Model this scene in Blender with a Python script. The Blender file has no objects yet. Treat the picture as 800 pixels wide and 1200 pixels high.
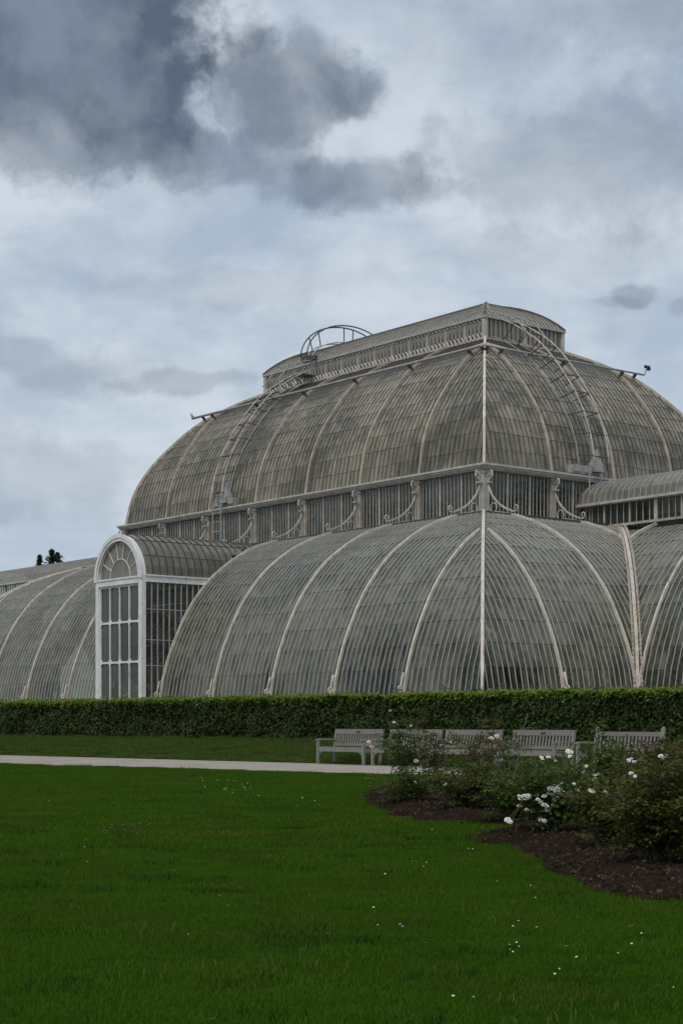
import bpy, bmesh, math, random
import numpy as np
from mathutils import Vector, Matrix, noise as mnoise

random.seed(7); np.random.seed(7)
sc = bpy.context.scene
R = math.radians
COL = sc.collection

# ------------------------------------------------------------------ camera, world, sun
EYE = 1.13
F = 1988.7; HY = 846.5            # focal length and horizon in photograph pixels (800 wide)
cam_d = bpy.data.cameras.new('camera'); cam = bpy.data.objects.new('camera', cam_d); COL.objects.link(cam)
cam.location = (0, 0, EYE); cam.rotation_euler = (R(90), 0, 0)
cam_d.sensor_fit = 'HORIZONTAL'; cam_d.sensor_width = 36.0; cam_d.lens = F / 800 * 36
cam_d.shift_y = (HY - 600) / 800.0
cam_d.clip_start = 0.1; cam_d.clip_end = 4000
sc.camera = cam
sc.view_settings.view_transform = 'Standard'; sc.view_settings.look = 'None'
sc.view_settings.exposure = 0.0; sc.view_settings.gamma = 1.0
sc.render.engine = 'CYCLES'
sc.cycles.use_denoising = True
sc.cycles.max_bounces = 7; sc.cycles.diffuse_bounces = 3; sc.cycles.glossy_bounces = 3
sc.cycles.transmission_bounces = 4; sc.cycles.transparent_max_bounces = 14
sc.cycles.caustics_reflective = False; sc.cycles.caustics_refractive = False
sc.cycles.sample_clamp_indirect = 4.0

SUN_EL, SUN_AZ = R(52), R(205)     # azimuth clockwise from +Y: behind the camera, a little to its left
sun_d = bpy.data.lights.new('sun', 'SUN'); sun_d.energy = 1.35; sun_d.angle = R(22); sun_d.color = (1.0, 0.90, 0.76)
sun = bpy.data.objects.new('sun', sun_d); COL.objects.link(sun)
sd = Vector((math.sin(SUN_AZ) * math.cos(SUN_EL), math.cos(SUN_AZ) * math.cos(SUN_EL), math.sin(SUN_EL)))
sun.rotation_euler = sd.to_track_quat('Z', 'Y').to_euler(); sun.location = sd * 100

class NT:
    """tiny node-tree helper"""
    def __init__(s, tree): s.t = tree; s.n = tree.nodes; s.l = tree.links
    def new(s, ty, **kw):
        n = s.n.new(ty)
        for k, v in kw.items():
            if k.startswith('i_'): s.set(n.inputs[int(k[2:])], v)
            else: setattr(n, k, v)
        return n
    def set(s, sock, v):
        if isinstance(v, bpy.types.NodeSocket): s.l.new(v, sock)
        elif v is not None:
            if hasattr(sock.default_value, '__len__') and not hasattr(v, '__len__'): sock.default_value = (v,) * len(sock.default_value)
            elif hasattr(sock.default_value, '__len__') and len(sock.default_value) == 4 and len(v) == 3: sock.default_value = (*v, 1)
            else: sock.default_value = v
    def math(s, op, a, b=None, c=None, clamp=False):
        n = s.n.new('ShaderNodeMath'); n.operation = op; n.use_clamp = clamp
        s.set(n.inputs[0], a)
        if b is not None: s.set(n.inputs[1], b)
        if c is not None: s.set(n.inputs[2], c)
        return n.outputs[0]
    def vmath(s, op, a, b=None):
        n = s.n.new('ShaderNodeVectorMath'); n.operation = op
        s.set(n.inputs[0], a)
        if b is not None: s.set(n.inputs[1], b)
        return n.outputs['Value'] if op in ('LENGTH', 'DOT_PRODUCT', 'DISTANCE') else n.outputs[0]
    def noise(s, vec, scale, detail=3, rough=.55, dist=0.0, out='Fac'):
        n = s.n.new('ShaderNodeTexNoise'); s.set(n.inputs['Vector'], vec)
        n.inputs['Scale'].default_value = scale; n.inputs['Detail'].default_value = detail
        n.inputs['Roughness'].default_value = rough; n.inputs['Distortion'].default_value = dist
        return n.outputs[out]
    def ramp(s, f, lo, hi, a=0.0, b=1.0, smooth=True):
        n = s.n.new('ShaderNodeMapRange'); n.interpolation_type = 'SMOOTHSTEP' if smooth else 'LINEAR'
        for k, v in zip(('Value', 'From Min', 'From Max', 'To Min', 'To Max'), (f, lo, hi, a, b)): s.set(n.inputs[k], v)
        return n.outputs[0]
    def mix(s, f, a, b, mode='MIX'):
        n = s.n.new('ShaderNodeMix'); n.data_type = 'RGBA'; n.blend_type = mode
        s.set(n.inputs[0], f); s.set(n.inputs[6], a); s.set(n.inputs[7], b)
        return n.outputs[2]
    def mixs(s, f, a, b):
        n = s.n.new('ShaderNodeMixShader'); s.set(n.inputs[0], f); s.l.new(a, n.inputs[1]); s.l.new(b, n.inputs[2])
        return n.outputs[0]

world = bpy.data.worlds.new('World'); sc.world = world; world.use_nodes = True
W = NT(world.node_tree); W.n.clear()
sky = W.new('ShaderNodeTexSky', sky_type='NISHITA', sun_disc=False, sun_elevation=SUN_EL, sun_rotation=SUN_AZ)
tc = W.new('ShaderNodeTexCoord'); D = tc.outputs['Generated']
sep = W.new('ShaderNodeSeparateXYZ', i_0=D)
# overcast deck: cloud noise laid on a flat ceiling so that it flattens towards the horizon
zz = W.math('ADD', W.math('MAXIMUM', sep.outputs[2], 0.0), 0.22)
cx = W.math('DIVIDE', sep.outputs[0], zz); cy = W.math('DIVIDE', sep.outputs[1], zz)
P = W.new('ShaderNodeCombineXYZ', i_0=cx, i_1=cy, i_2=0.0).outputs[0]
warp = W.vmath('SCALE', W.noise(D, 9.0, 5, .6, out='Color')); warp.node.inputs['Scale'].default_value = 0.05
n_big = W.noise(P, 1.5, 7, .56, .1)
n_mid = W.noise(P, 4.5, 8, .58, .1)
n_fine = W.noise(D, 34.0, 7, .60, .0)
v = W.math('ADD', W.math('MULTIPLY', n_big, .55), W.math('ADD', W.math('MULTIPLY', n_mid, .35), W.math('MULTIPLY', n_fine, .10)))
light = W.ramp(v, .40, .585)
base = W.mix(light, (.390, .480, .595), (.645, .710, .785))
# low sky is paler
low = W.ramp(sep.outputs[2], .12, .32, 1.0, 0.0)
base = W.mix(W.math('MULTIPLY', low, .35), base, (.60, .685, .765))
# the dark clouds seen in the photograph (directions, not pixels) with torn edges
Dw = W.vmath('ADD', D, W.vmath('SUBTRACT', warp, (.025, .025, .025)))
n_edge = W.noise(Dw, 17.0, 9, .60, .0); n_e2 = W.noise(Dw, 46.0, 7, .62, .0)
edge = W.math('ADD', W.math('MULTIPLY', W.math('SUBTRACT', n_edge, .5), 1.35), W.math('MULTIPLY', W.math('SUBTRACT', n_e2, .5), .85))
def dirpx(x, y): return Vector(((x - 400) / F, 1, (HY - y) / F)).normalized()
dark = None
for (x, y, rx, ry, s) in [(35, 15, 205, 120, .97), (140, 55, 105, 92, .86), (75, 135, 135, 76, .76), (175, 158, 85, 52, .52), (235, 178, 80, 32, .36),
                          (340, 105, 98, 56, .60), (405, 98, 56, 36, .46), (285, 110, 60, 70, .42), (300, 172, 85, 36, .48),
                          (425, 213, 115, 34, .50), (505, 224, 60, 20, .32), (345, 205, 80, 28, .34),
                          (738, 335, 30, 13, .36), (716, 344, 30, 8, .22), (803, 356, 26, 13, .30), (215, 446, 84, 18, .30), (60, 425, 150, 34, .24),
                          (700, 190, 190, 80, .36), (30, 560, 150, 60, .24), (770, 20, 150, 44, .30), (560, 40, 120, 50, .14), (640, 300, 160, 26, .14), (250, 330, 200, 22, .14)]:
    c = dirpx(x, y)
    d = W.vmath('SUBTRACT', Dw, tuple(c)); d = W.vmath('MULTIPLY', d, (F / rx, 2.0, F / ry))
    q = W.math('ADD', W.vmath('LENGTH', d), W.math('MULTIPLY', edge, 1.02))
    b = W.ramp(q, 0.54, 1.14, s, 0.0)
    dark = b if dark is None else W.math('SUBTRACT', W.math('ADD', dark, b), W.math('MULTIPLY', dark, b))
inner = W.ramp(W.noise(Dw, 15.0, 6, .55, .1), .3, .7, .66, 1.10)
dark = W.math('MULTIPLY', dark, inner, clamp=True)
# torn bright rims
clouds = W.mix(dark, base, (.100, .132, .186))
cl10 = W.vmath('SCALE', clouds); cl10.node.inputs['Scale'].default_value = 10.0
cov = W.mix(.95, sky.outputs[0], cl10)
bg = W.new('ShaderNodeBackground'); W.set(bg.inputs[0], cov); bg.inputs[1].default_value = 0.1
wo = W.new('ShaderNodeOutputWorld'); W.l.new(bg.outputs[0], wo.inputs[0])

# ------------------------------------------------------------------ materials
def new_mat(name):
    m = bpy.data.materials.new(name); m.use_nodes = True; t = NT(m.node_tree); t.n.clear()
    out = t.new('ShaderNodeOutputMaterial'); return m, t, out
def pbr(t, col, rough=.6, spec=.3, bump=None, bstr=.3, bdist=.01, metal=0.0):
    b = t.new('ShaderNodeBsdfPrincipled'); t.set(b.inputs['Base Color'], col); t.set(b.inputs['Roughness'], rough)
    b.inputs['Specular IOR Level'].default_value = spec; b.inputs['Metallic'].default_value = metal
    if bump is not None:
        n = t.new('ShaderNodeBump'); n.inputs['Strength'].default_value = bstr; n.inputs['Distance'].default_value = bdist
        t.set(n.inputs['Height'], bump); t.l.new(n.outputs[0], b.inputs['Normal'])
    return b.outputs[0]
def pos(t): return t.new('ShaderNodeNewGeometry').outputs['Position']
def stretch(t, v, s): return t.vmath('MULTIPLY', v, s)

def paint(name, c1, c2, rust, amount=.35, rough=.55):
    """old paint: chalky colour variation and rust streaks"""
    m, t, o = new_mat(name); p = pos(t)
    n = t.noise(p, 3.0, 5, .6); st = t.noise(stretch(t, p, (9, 9, 1.6)), 1.0, 4, .65)
    col = t.mix(t.ramp(n, .3, .7), c1, c2)
    col = t.mix(t.math('MULTIPLY', t.ramp(st, .5, .74), amount), col, rust)
    t.l.new(pbr(t, col, rough, .3, t.noise(p, 40, 3), .2, .004), o.inputs[0]); return m

M = {}
M['rib'] = paint('rib_cream_paint', (.70, .655, .58), (.52, .47, .405), (.25, .15, .085), .7)
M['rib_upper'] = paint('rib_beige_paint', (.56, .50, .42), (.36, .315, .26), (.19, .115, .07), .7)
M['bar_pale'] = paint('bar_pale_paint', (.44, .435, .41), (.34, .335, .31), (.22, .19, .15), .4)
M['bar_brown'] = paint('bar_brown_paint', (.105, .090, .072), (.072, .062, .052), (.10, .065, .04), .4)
M['white'] = paint('white_paint', (.82, .82, .81), (.68, .68, .665), (.38, .30, .20), .42, .45)
M['gutter'] = paint('gutter_paint', (.56, .535, .49), (.40, .38, .345), (.20, .14, .09), .6)
M['steel'] = paint('galvanised_steel', (.40, .40, .39), (.28, .28, .27), (.16, .12, .09), .4, .5)
M['darksteel'] = paint('dark_steel', (.10, .095, .09), (.07, .068, .065), (.09, .06, .04), .3, .5)
M['lap'] = paint('lap_grime', (.095, .090, .076), (.070, .066, .056), (.10, .075, .05), .4, .8)
M['deck'] = paint('roof_deck', (.125, .105, .090), (.090, .078, .068), (.12, .07, .045), .6, .8)
M['stone'] = paint('plinth_stone', (.34, .32, .29), (.26, .25, .23), (.18, .17, .14), .4, .85)

def glass(name, d1, d2, lo, hi, tint, patch=None, streak=.34, slope_shade=.0):
    m, t, o = new_mat(name); p = pos(t)
    geo = t.new('ShaderNodeNewGeometry'); oi = t.new('ShaderNodeObjectInfo')
    rnd = t.math('FRACT', t.math('ADD', geo.outputs['Random Per Island'], oi.outputs['Random']))
    big = t.noise(p, .32, 4, .6); med = t.noise(p, 1.7, 4, .65); st = t.noise(stretch(t, p, (4.5, 4.5, .28)), 1.0, 4, .65)
    f = t.math('ADD', t.math('MULTIPLY', t.ramp(big, .36, .62), .50), t.math('MULTIPLY', rnd, .14))
    f = t.math('ADD', f, t.math('MULTIPLY', t.ramp(st, .3, .7), streak)); f = t.math('ADD', f, t.math('MULTIPLY', med, .12), clamp=True)
    nz = t.math('ABSOLUTE', t.new('ShaderNodeSeparateXYZ', i_0=geo.outputs['True Normal']).outputs[2])   # grime grows with flatness, painting in the roof's dark foot and paler sheen
    dirt = t.math('ADD', t.ramp(f, 0.20, 0.84, lo, hi, smooth=False), t.math('MULTIPLY', t.math('SUBTRACT', nz, .35), slope_shade), clamp=True)
    col = t.mix(t.math('ADD', t.math('MULTIPLY', rnd, .22), t.math('ADD', t.math('MULTIPLY', t.ramp(st, .32, .68), .45), t.math('MULTIPLY', med, .33)), clamp=True), d1, d2)
    if patch is not None:                       # algae growing in its own patches
        col = t.mix(t.math('MULTIPLY', t.ramp(t.noise(p, .55, 5, .62, .4), .52, .70), .6), col, patch)
    spot = t.math('MULTIPLY', t.ramp(t.noise(p, 2.6, 6, .7, .5), .56, .66), t.ramp(t.noise(p, .25, 2), .50, .62))     # flaking shading wash
    col = t.mix(t.math('MULTIPLY', spot, .75), col, (.40, .355, .25)); dirt = t.math('ADD', dirt, t.math('MULTIPLY', spot, .3), clamp=True)
    df = t.new('ShaderNodeBsdfDiffuse'); t.set(df.inputs[0], col)
    tr = t.new('ShaderNodeBsdfTranslucent'); t.set(tr.inputs[0], col)
    dirty = t.mixs(.36, df.outputs[0], tr.outputs[0])
    cl = t.new('ShaderNodeBsdfTransparent'); t.set(cl.inputs[0], tint)
    body = t.mixs(dirt, cl.outputs[0], dirty)
    gl = t.new('ShaderNodeBsdfGlossy'); gl.inputs['Roughness'].default_value = .22; t.set(gl.inputs[0], (.86, .84, .78))
    fr = t.new('ShaderNodeLayerWeight'); fr.inputs[0].default_value = .5      # facing term: the same from either side of the pane
    k = t.math('ADD', t.math('MULTIPLY', t.math('POWER', fr.outputs['Facing'], 3.0), .50), .03)
    t.l.new(t.mixs(k, body, gl.outputs[0]), o.inputs[0]); return m
M['glass_low'] = glass('glass_algae', (.120, .134, .094), (.390, .385, .305), .06, .74, (.34, .38, .29), (.110, .128, .055), slope_shade=.62)
M['glass_up'] = glass('glass_limewash', (.200, .180, .130), (.570, .510, .400), .32, .98, (.36, .39, .32), (.125, .128, .080), slope_shade=.22)
M['glass_rear'] = glass('glass_rear', (.10, .10, .085), (.16, .155, .135), .82, .97, (.40, .42, .37))  # rear glass darkened and made nearly opaque to dim the interior
M['glass_panel'] = glass('glass_grimy', (.115, .108, .090), (.180, .168, .140), .72, .95, (.55, .58, .52))
M['glass_clear'] = glass('glass_clear', (.12, .13, .115), (.19, .20, .18), .04, .34, (.42, .45, .41))
M['glass_wing'] = glass('glass_vault', (.245, .230, .195), (.40, .385, .335), .58, .92, (.50, .54, .48))
M['glass_lantern'] = glass('glass_lantern', (.33, .30, .25), (.52, .48, .41), .74, .97, (.55, .58, .52))
M['glass_porch'] = glass('glass_porch', (.120, .140, .112), (.185, .198, .160), .34, .60, (.36, .46, .38), streak=.2)

def leaf_mat(name, cols, rough=.45, trans=.3, spec=.35, patch=0.0, pscale=.6):
    m, t, o = new_mat(name)
    geo = t.new('ShaderNodeNewGeometry')
    n = t.n.new('ShaderNodeValToRGB'); r = n.color_ramp
    for i, c in enumerate(cols):
        e = r.elements[i] if i < 2 else r.elements.new(i / (len(cols) - 1))
        e.color = (*c, 1)
    for i, e in enumerate(r.elements): e.position = i / (len(cols) - 1)
    f = geo.outputs['Random Per Island']
    if patch: f = t.math('ADD', t.math('MULTIPLY', f, 1 - patch), t.math('MULTIPLY', t.ramp(t.noise(geo.outputs['Position'], pscale, 4, .6), .3, .7), patch))
    t.l.new(f, n.inputs[0])
    b = t.new('ShaderNodeBsdfPrincipled'); t.l.new(n.outputs[0], b.inputs['Base Color']); b.inputs['Roughness'].default_value = rough
    b.inputs['Specular IOR Level'].default_value = spec
    tr = t.new('ShaderNodeBsdfTranslucent'); t.l.new(n.outputs[0], tr.inputs[0])
    t.l.new(t.mixs(trans, b.outputs[0], tr.outputs[0]), o.inputs[0]); return m
M['hedge'] = leaf_mat('hedge_leaf', [(.011, .026, .005), (.021, .044, .007), (.034, .066, .010), (.075, .115, .018)], .5, .25, .25)
M['hedge_new_lit'] = leaf_mat('hedge_new_leaf_lit', [(.085, .150, .014), (.135, .220, .022), (.190, .285, .034), (.240, .310, .050)], .5, .4, .2)
M['rose_green'] = leaf_mat('rose_leaf_green', [(.032, .066, .013), (.052, .100, .018), (.076, .125, .022), (.130, .150, .034)], .6, .35, .15)
M['rose_red'] = leaf_mat('rose_leaf_russet', [(.042, .068, .016), (.068, .092, .020), (.095, .080, .022), (.150, .080, .030)], .6, .35, .15)
M['rose_olive'] = leaf_mat('rose_leaf_olive', [(.042, .068, .014), (.066, .098, .019), (.095, .112, .024), (.150, .112, .030)], .6, .35, .15)
M['conifer'] = leaf_mat('conifer_needles', [(.012, .022, .014), (.022, .036, .020), (.030, .046, .026)])
M['palm'] = leaf_mat('palm_leaf', [(.03, .065, .02), (.05, .10, .03), (.07, .12, .035)])
M['grass'] = leaf_mat('grass_blade', [(.023, .066, .003), (.043, .108, .004), (.066, .146, .006), (.130, .168, .018)], .6, .38, .10, .68, .40)
M['bank_grass'] = leaf_mat('bank_grass_blade', [(.036, .090, .008), (.056, .118, .012), (.085, .135, .022), (.145, .135, .045)], .6, .35, .2, .5, .8)
def plain(name, c1, c2, scale, rough=.8, spec=.2, bstr=.4, bdist=.02, detail=6):
    m, t, o = new_mat(name); p = pos(t); n = t.noise(p, scale, detail, .65)
    t.l.new(pbr(t, t.mix(t.ramp(n, .3, .7), c1, c2), rough, spec, n, bstr, bdist), o.inputs[0]); return m
M['bark'] = plain('bark', (.07, .055, .04), (.11, .09, .065), 9)
M['cane_green'] = plain('cane_green', (.07, .075, .035), (.10, .085, .045), 12)
M['cane_brown'] = plain('cane_brown', (.10, .055, .04), (.16, .12, .09), 12)
M['cane_pale'] = plain('cane_pale', (.22, .20, .17), (.32, .29, .26), 12)
M['petal_white'] = plain('petal_white', (.82, .81, .76), (.85, .84, .80), 30, .5, .3, .1, .003)
M['petal_pink'] = plain('petal_pink', (.72, .52, .50), (.78, .64, .60), 30, .5, .3, .1, .003)
M['petal_cream'] = plain('petal_cream', (.74, .70, .42), (.78, .75, .52), 30, .5, .3, .1, .003)
M['stamen'] = plain('rose_centre', (.62, .46, .12), (.72, .60, .22), 60)
M['black'] = plain('black_plastic', (.02, .02, .022), (.035, .035, .035), 20, .4, .4)
def wood():
    m, t, o = new_mat('weathered_teak'); tcn = t.new('ShaderNodeTexCoord'); p = tcn.outputs['Object']
    oi = t.new('ShaderNodeObjectInfo')
    g = t.noise(stretch(t, p, (3, 22, 22)), 2.0, 5, .7); b = t.noise(pos(t), 3.0, 4)
    col = t.mix(t.ramp(g, .3, .7), (.190, .180, .164), (.295, .282, .262))
    col = t.mix(t.math('MULTIPLY', t.ramp(b, .45, .75), .4), col, (.14, .145, .115))
    col = t.mix(t.math('MULTIPLY', oi.outputs['Random'], .22), col, (.13, .118, .10))
    t.l.new(pbr(t, col, .8, .2, g, .5, .004), o.inputs[0]); return m
M['wood'] = wood()
def ground(name, cols, scales, rough=.9, bstr=.6, bdist=.03):
    m, t, o = new_mat(name); p = pos(t)
    a = t.noise(p, scales[0], 5, .6); b = t.noise(p, scales[1], 5, .7)
    col = t.mix(t.ramp(a, .3, .7), cols[0], cols[1]); col = t.mix(t.math('MULTIPLY', t.ramp(b, .42, .72), .65), col, cols[2])
    t.l.new(pbr(t, col, rough, 0.0, b, bstr, bdist), o.inputs[0]); return m
M['lawn'] = ground('lawn_turf', [(.012, .040, .003), (.018, .052, .004), (.020, .034, .006)], (.5, 14))
M['bank'] = ground('bank_turf', [(.030, .048, .010), (.042, .056, .014), (.060, .050, .024)], (.8, 5))
M['path'] = ground('path_gravel', [(.335, .295, .255), (.42, .38, .335), (.21, .185, .16)], (.9, 9), .92, .4, .01)
M['soil'] = ground('bed_soil', [(.018, .012, .009), (.030, .020, .015), (.045, .031, .024)], (1.2, 18), .95, .9, .03)
M['terrace'] = ground('terrace_gravel', [(.24, .22, .19), (.30, .28, .25), (.2, .18, .15)], (.6, 12))
M['mulch'] = leaf_mat('mulch_chip', [(.018, .012, .009), (.030, .020, .015), (.040, .028, .021), (.12, .095, .07)], .9, 0.0, .1)
M['dryleaf'] = leaf_mat('fallen_leaf', [(.06, .038, .02), (.10, .065, .03), (.15, .11, .05)], .7, .2)
M['inner'] = plain('inner_floor', (.05, .048, .04), (.08, .075, .065), 2)

# ------------------------------------------------------------------ mesh builder
class MB:
    def __init__(s): s.v = []; s.f = []; s.m = []
    def poly(s, pts, mi=0):
        n = len(s.v); s.v.extend(tuple(p) for p in pts); s.f.append(tuple(range(n, n + len(pts)))); s.m.append(mi)
    def box(s, c, h, mi=0, rot=None):
        n = len(s.v); c = Vector(c)
        for sx in (-1, 1):
            for sy in (-1, 1):
                for sz in (-1, 1):
                    p = Vector((sx * h[0], sy * h[1], sz * h[2]))
                    if rot is not None: p = rot @ p
                    s.v.append(tuple(c + p))
        for f in ((0, 1, 3, 2), (4, 6, 7, 5), (0, 4, 5, 1), (2, 3, 7, 6), (0, 2, 6, 4), (1, 5, 7, 3)):
            s.f.append(tuple(n + i for i in f)); s.m.append(mi)
    def bar(s, a, b, w, h=None, mi=0, up=(0, 0, 1)):
        """square bar from a to b"""
        a, b = Vector(a), Vector(b); h = h or w
        s.sweep([a, b], Vector(up).cross(b - a) if abs((b - a).normalized().dot(Vector(up))) < .99 else Vector((1, 0, 0)), w / 2, h / 2, h / 2, mi)
    def sweep(s, pts, wd, hw, din, dout, mi=0, outref=None):
        """rectangular section swept along pts; wd = width direction, outref = a point the outside looks away from"""
        pts = [Vector(p) for p in pts]; wd = Vector(wd).normalized(); n0 = len(s.v); k = len(pts)
        if k < 2: return
        for i, p in enumerate(pts):
            t = (pts[min(i + 1, k - 1)] - pts[max(i - 1, 0)]).normalized()
            n = t.cross(wd)
            if n.length < 1e-6: n = Vector((0, 0, 1))
            n.normalize()
            if outref is not None and n.dot(p - Vector(outref)) < 0: n = -n
            w2 = n.cross(t).normalized()
            for a, b in ((-hw, -din), (hw, -din), (hw, dout), (-hw, dout)): s.v.append(tuple(p + w2 * a + n * b))
        for i in range(k - 1):
            for j in range(4):
                a = n0 + i * 4 + j; b = n0 + i * 4 + (j + 1) % 4
                s.f.append((a, b, b + 4, a + 4)); s.m.append(mi)
        s.f.append((n0, n0 + 3, n0 + 2, n0 + 1)); s.m.append(mi)
        e = n0 + (k - 1) * 4; s.f.append((e, e + 1, e + 2, e + 3)); s.m.append(mi)
    def tube(s, pts, r, n=6, mi=0, closed=False, r1=None):
        pts = [Vector(p) for p in pts]; k = len(pts); n0 = len(s.v)
        ref = None
        for i, p in enumerate(pts):
            if closed: t = pts[(i + 1) % k] - pts[i - 1]
            else: t = pts[min(i + 1, k - 1)] - pts[max(i - 1, 0)]
            t.normalize()
            if ref is None: ref = Vector((0, 0, 1)) if abs(t.z) < .9 else Vector((1, 0, 0))
            a = ref - t * ref.dot(t)
            if a.length < 1e-4: a = Vector((1, 0, 0)) - t * t.x
            a.normalize(); ref = a; b = t.cross(a)
            rr = r if r1 is None else r + (r1 - r) * i / (k - 1)
            for j in range(n):
                th = 2 * math.pi * j / n; s.v.append(tuple(p + a * (rr * math.cos(th)) + b * (rr * math.sin(th))))
        for i in range(k if closed else k - 1):
            for j in range(n):
                a = n0 + i * n + j; b = n0 + i * n + (j + 1) % n
                c = n0 + ((i + 1) % k) * n + (j + 1) % n; d = n0 + ((i + 1) % k) * n + j
                s.f.append((a, b, c, d)); s.m.append(mi)
        if not closed:
            s.f.append(tuple(n0 + j for j in range(n - 1, -1, -1))); s.m.append(mi)
            s.f.append(tuple(n0 + (k - 1) * n + j for j in range(n))); s.m.append(mi)
    def build(s, name, mats, parent=None, smooth=False, kind=None, **props):
        me = bpy.data.meshes.new(name); me.from_pydata(s.v, [], s.f)
        for m in (mats if isinstance(mats, (list, tuple)) else [mats]): me.materials.append(m)
        if any(s.m): me.polygons.foreach_set('material_index', s.m)
        if smooth: me.polygons.foreach_set('use_smooth', [True] * len(s.f))
        me.update()
        o = bpy.data.objects.new(name, me); COL.objects.link(o)
        if parent is not None: o.parent = parent
        if kind: o['kind'] = kind
        for k, v in props.items(): o[k] = v
        return o
def fix_normals(o):
    bm = bmesh.new(); bm.from_mesh(o.data); bmesh.ops.recalc_face_normals(bm, faces=bm.faces); bm.to_mesh(o.data); bm.free(); return o
def thing(name, label, cat, loc=(0, 0, 0), rz=0.0, group=None):
    o = bpy.data.objects.new(name, None); COL.objects.link(o); o.empty_display_size = .3
    o.location = loc; o.rotation_euler = (0, 0, rz); o['label'] = label; o['category'] = cat
    if group: o['group'] = group
    return o

# ------------------------------------------------------------------ building frame: local x = across (v), local y = along (u)
ANG = 0.6718; X0, Y0 = 4.494, 54.19
CA, SA = math.cos(ANG), math.sin(ANG)
def to_world(v, u, z=0.0): return Vector((X0 + CA * v - SA * u, Y0 + SA * v + CA * u, z))
def to_local(X, Y): return ((X - X0) * CA + (Y - Y0) * SA, -(X - X0) * SA + (Y - Y0) * CA)
def gpx(x, y):                                   # where a photograph pixel of level ground lies
    Y = EYE * F / (y - HY); return Vector(((x - 400) / F * Y, Y, 0))
def proj(p):
    return 400 + F * p[0] / p[1], HY - F * (p[2] - EYE) / p[1]

B = 3.81; BV = 3.685; NU, NV = 11, 8
U, V = NU * B, NV * BV; KU = 1.05; VW = 2 * BV
E_ = EYE
BASE = .12 + E_                                  # glass starts here
def catmull(ps, n=16):
    ps = [Vector(p) for p in ps]; out = []
    for i in range(len(ps) - 1):
        a = ps[max(i - 1, 0)]; b = ps[i]; c = ps[i + 1]; d = ps[min(i + 2, len(ps) - 1)]
        for k in range(n):
            t = k / n
            out.append(.5 * ((2 * b) + (c - a) * t + (2 * a - 5 * b + 4 * c - d) * t * t + (3 * b - a - 3 * c + d) * t ** 3))
    out.append(ps[-1]); return out
def resample(ps, n):
    L = [0]
    for a, b in zip(ps, ps[1:]): L.append(L[-1] + (b - a).length)
    out = []; j = 0
    for k in range(n + 1):
        s = L[-1] * k / n
        while j < len(ps) - 2 and L[j + 1] < s: j += 1
        t = (s - L[j]) / max(L[j + 1] - L[j], 1e-9); out.append(ps[j].lerp(ps[j + 1], min(max(t, 0), 1)))
    return out
PLr = [(-.01, .12), (0.0, .6), (.03, 1.1), (.13, 1.65), (.51, 2.85), (1.1, 4.12), (1.62, 4.95), (2.5, 5.96), (3.56, 6.76), (4.53, 7.29), (5.63, 7.70)]
PUr = [(7.49, 9.88), (7.54, 10.2), (7.76, 11.33), (8.2, 12.42), (8.8, 13.38), (9.57, 14.36), (10.12, 14.93), (10.45, 15.20)]
PTr = [(10.45, 15.20), (11.1, 15.64), (11.7, 15.99), (12.45, 16.36)]
def prof(r, n): return [(p[0], p[1] + E_) for p in resample(catmull([(a, b, 0) for a, b in r]), n)]
PL = prof(PLr, 12); PU = prof(PUr, 9); PT = prof(PTr, 2); PLf = prof(PLr, 30); PUf = prof(PUr + PTr[1:], 30)
def hroof(i):                                    # height of lower roof at inset i
    if i <= PLf[0][0]: return PLf[0][1]
    for (a, za), (b, zb) in zip(PLf, PLf[1:]):
        if a <= i <= b and b > a: return za + (zb - za) * (i - a) / (b - a)
    return PLf[-1][1]
def iroof(z):
    for (a, za), (b, zb) in zip(PLf, PLf[1:]):
        if za <= z <= zb: return a + (b - a) * (z - za) / (zb - za)
    return PLf[-1][0] if z > PLf[-1][1] else 0.0
CENTRE = (V / 2, U / 2, 2.0)

house = thing('palm_house', 'vast Victorian glass palm house with curved ribbed roofs and a lantern on top', 'glasshouse', (X0, Y0, 0), ANG)

# mappings (w along the eaves, i inset, z) -> local
def front(w, i, z): return Vector((i, w, z))
def rear(w, i, z): return Vector((V - i, w, z))
def near_end(w, i, z): return Vector((w, KU * i, z))
def far_end(w, i, z): return Vector((w, U - KU * i, z))
def wing(w, i, z): return Vector((VW + i, w, z))
def wing_rear(w, i, z): return Vector((V - VW - i, w, z))
def lwing(w, i, z): return Vector((VW + i, U - w, z))
def lwing_rear(w, i, z): return Vector((V - VW - i, U - w, z))

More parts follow.
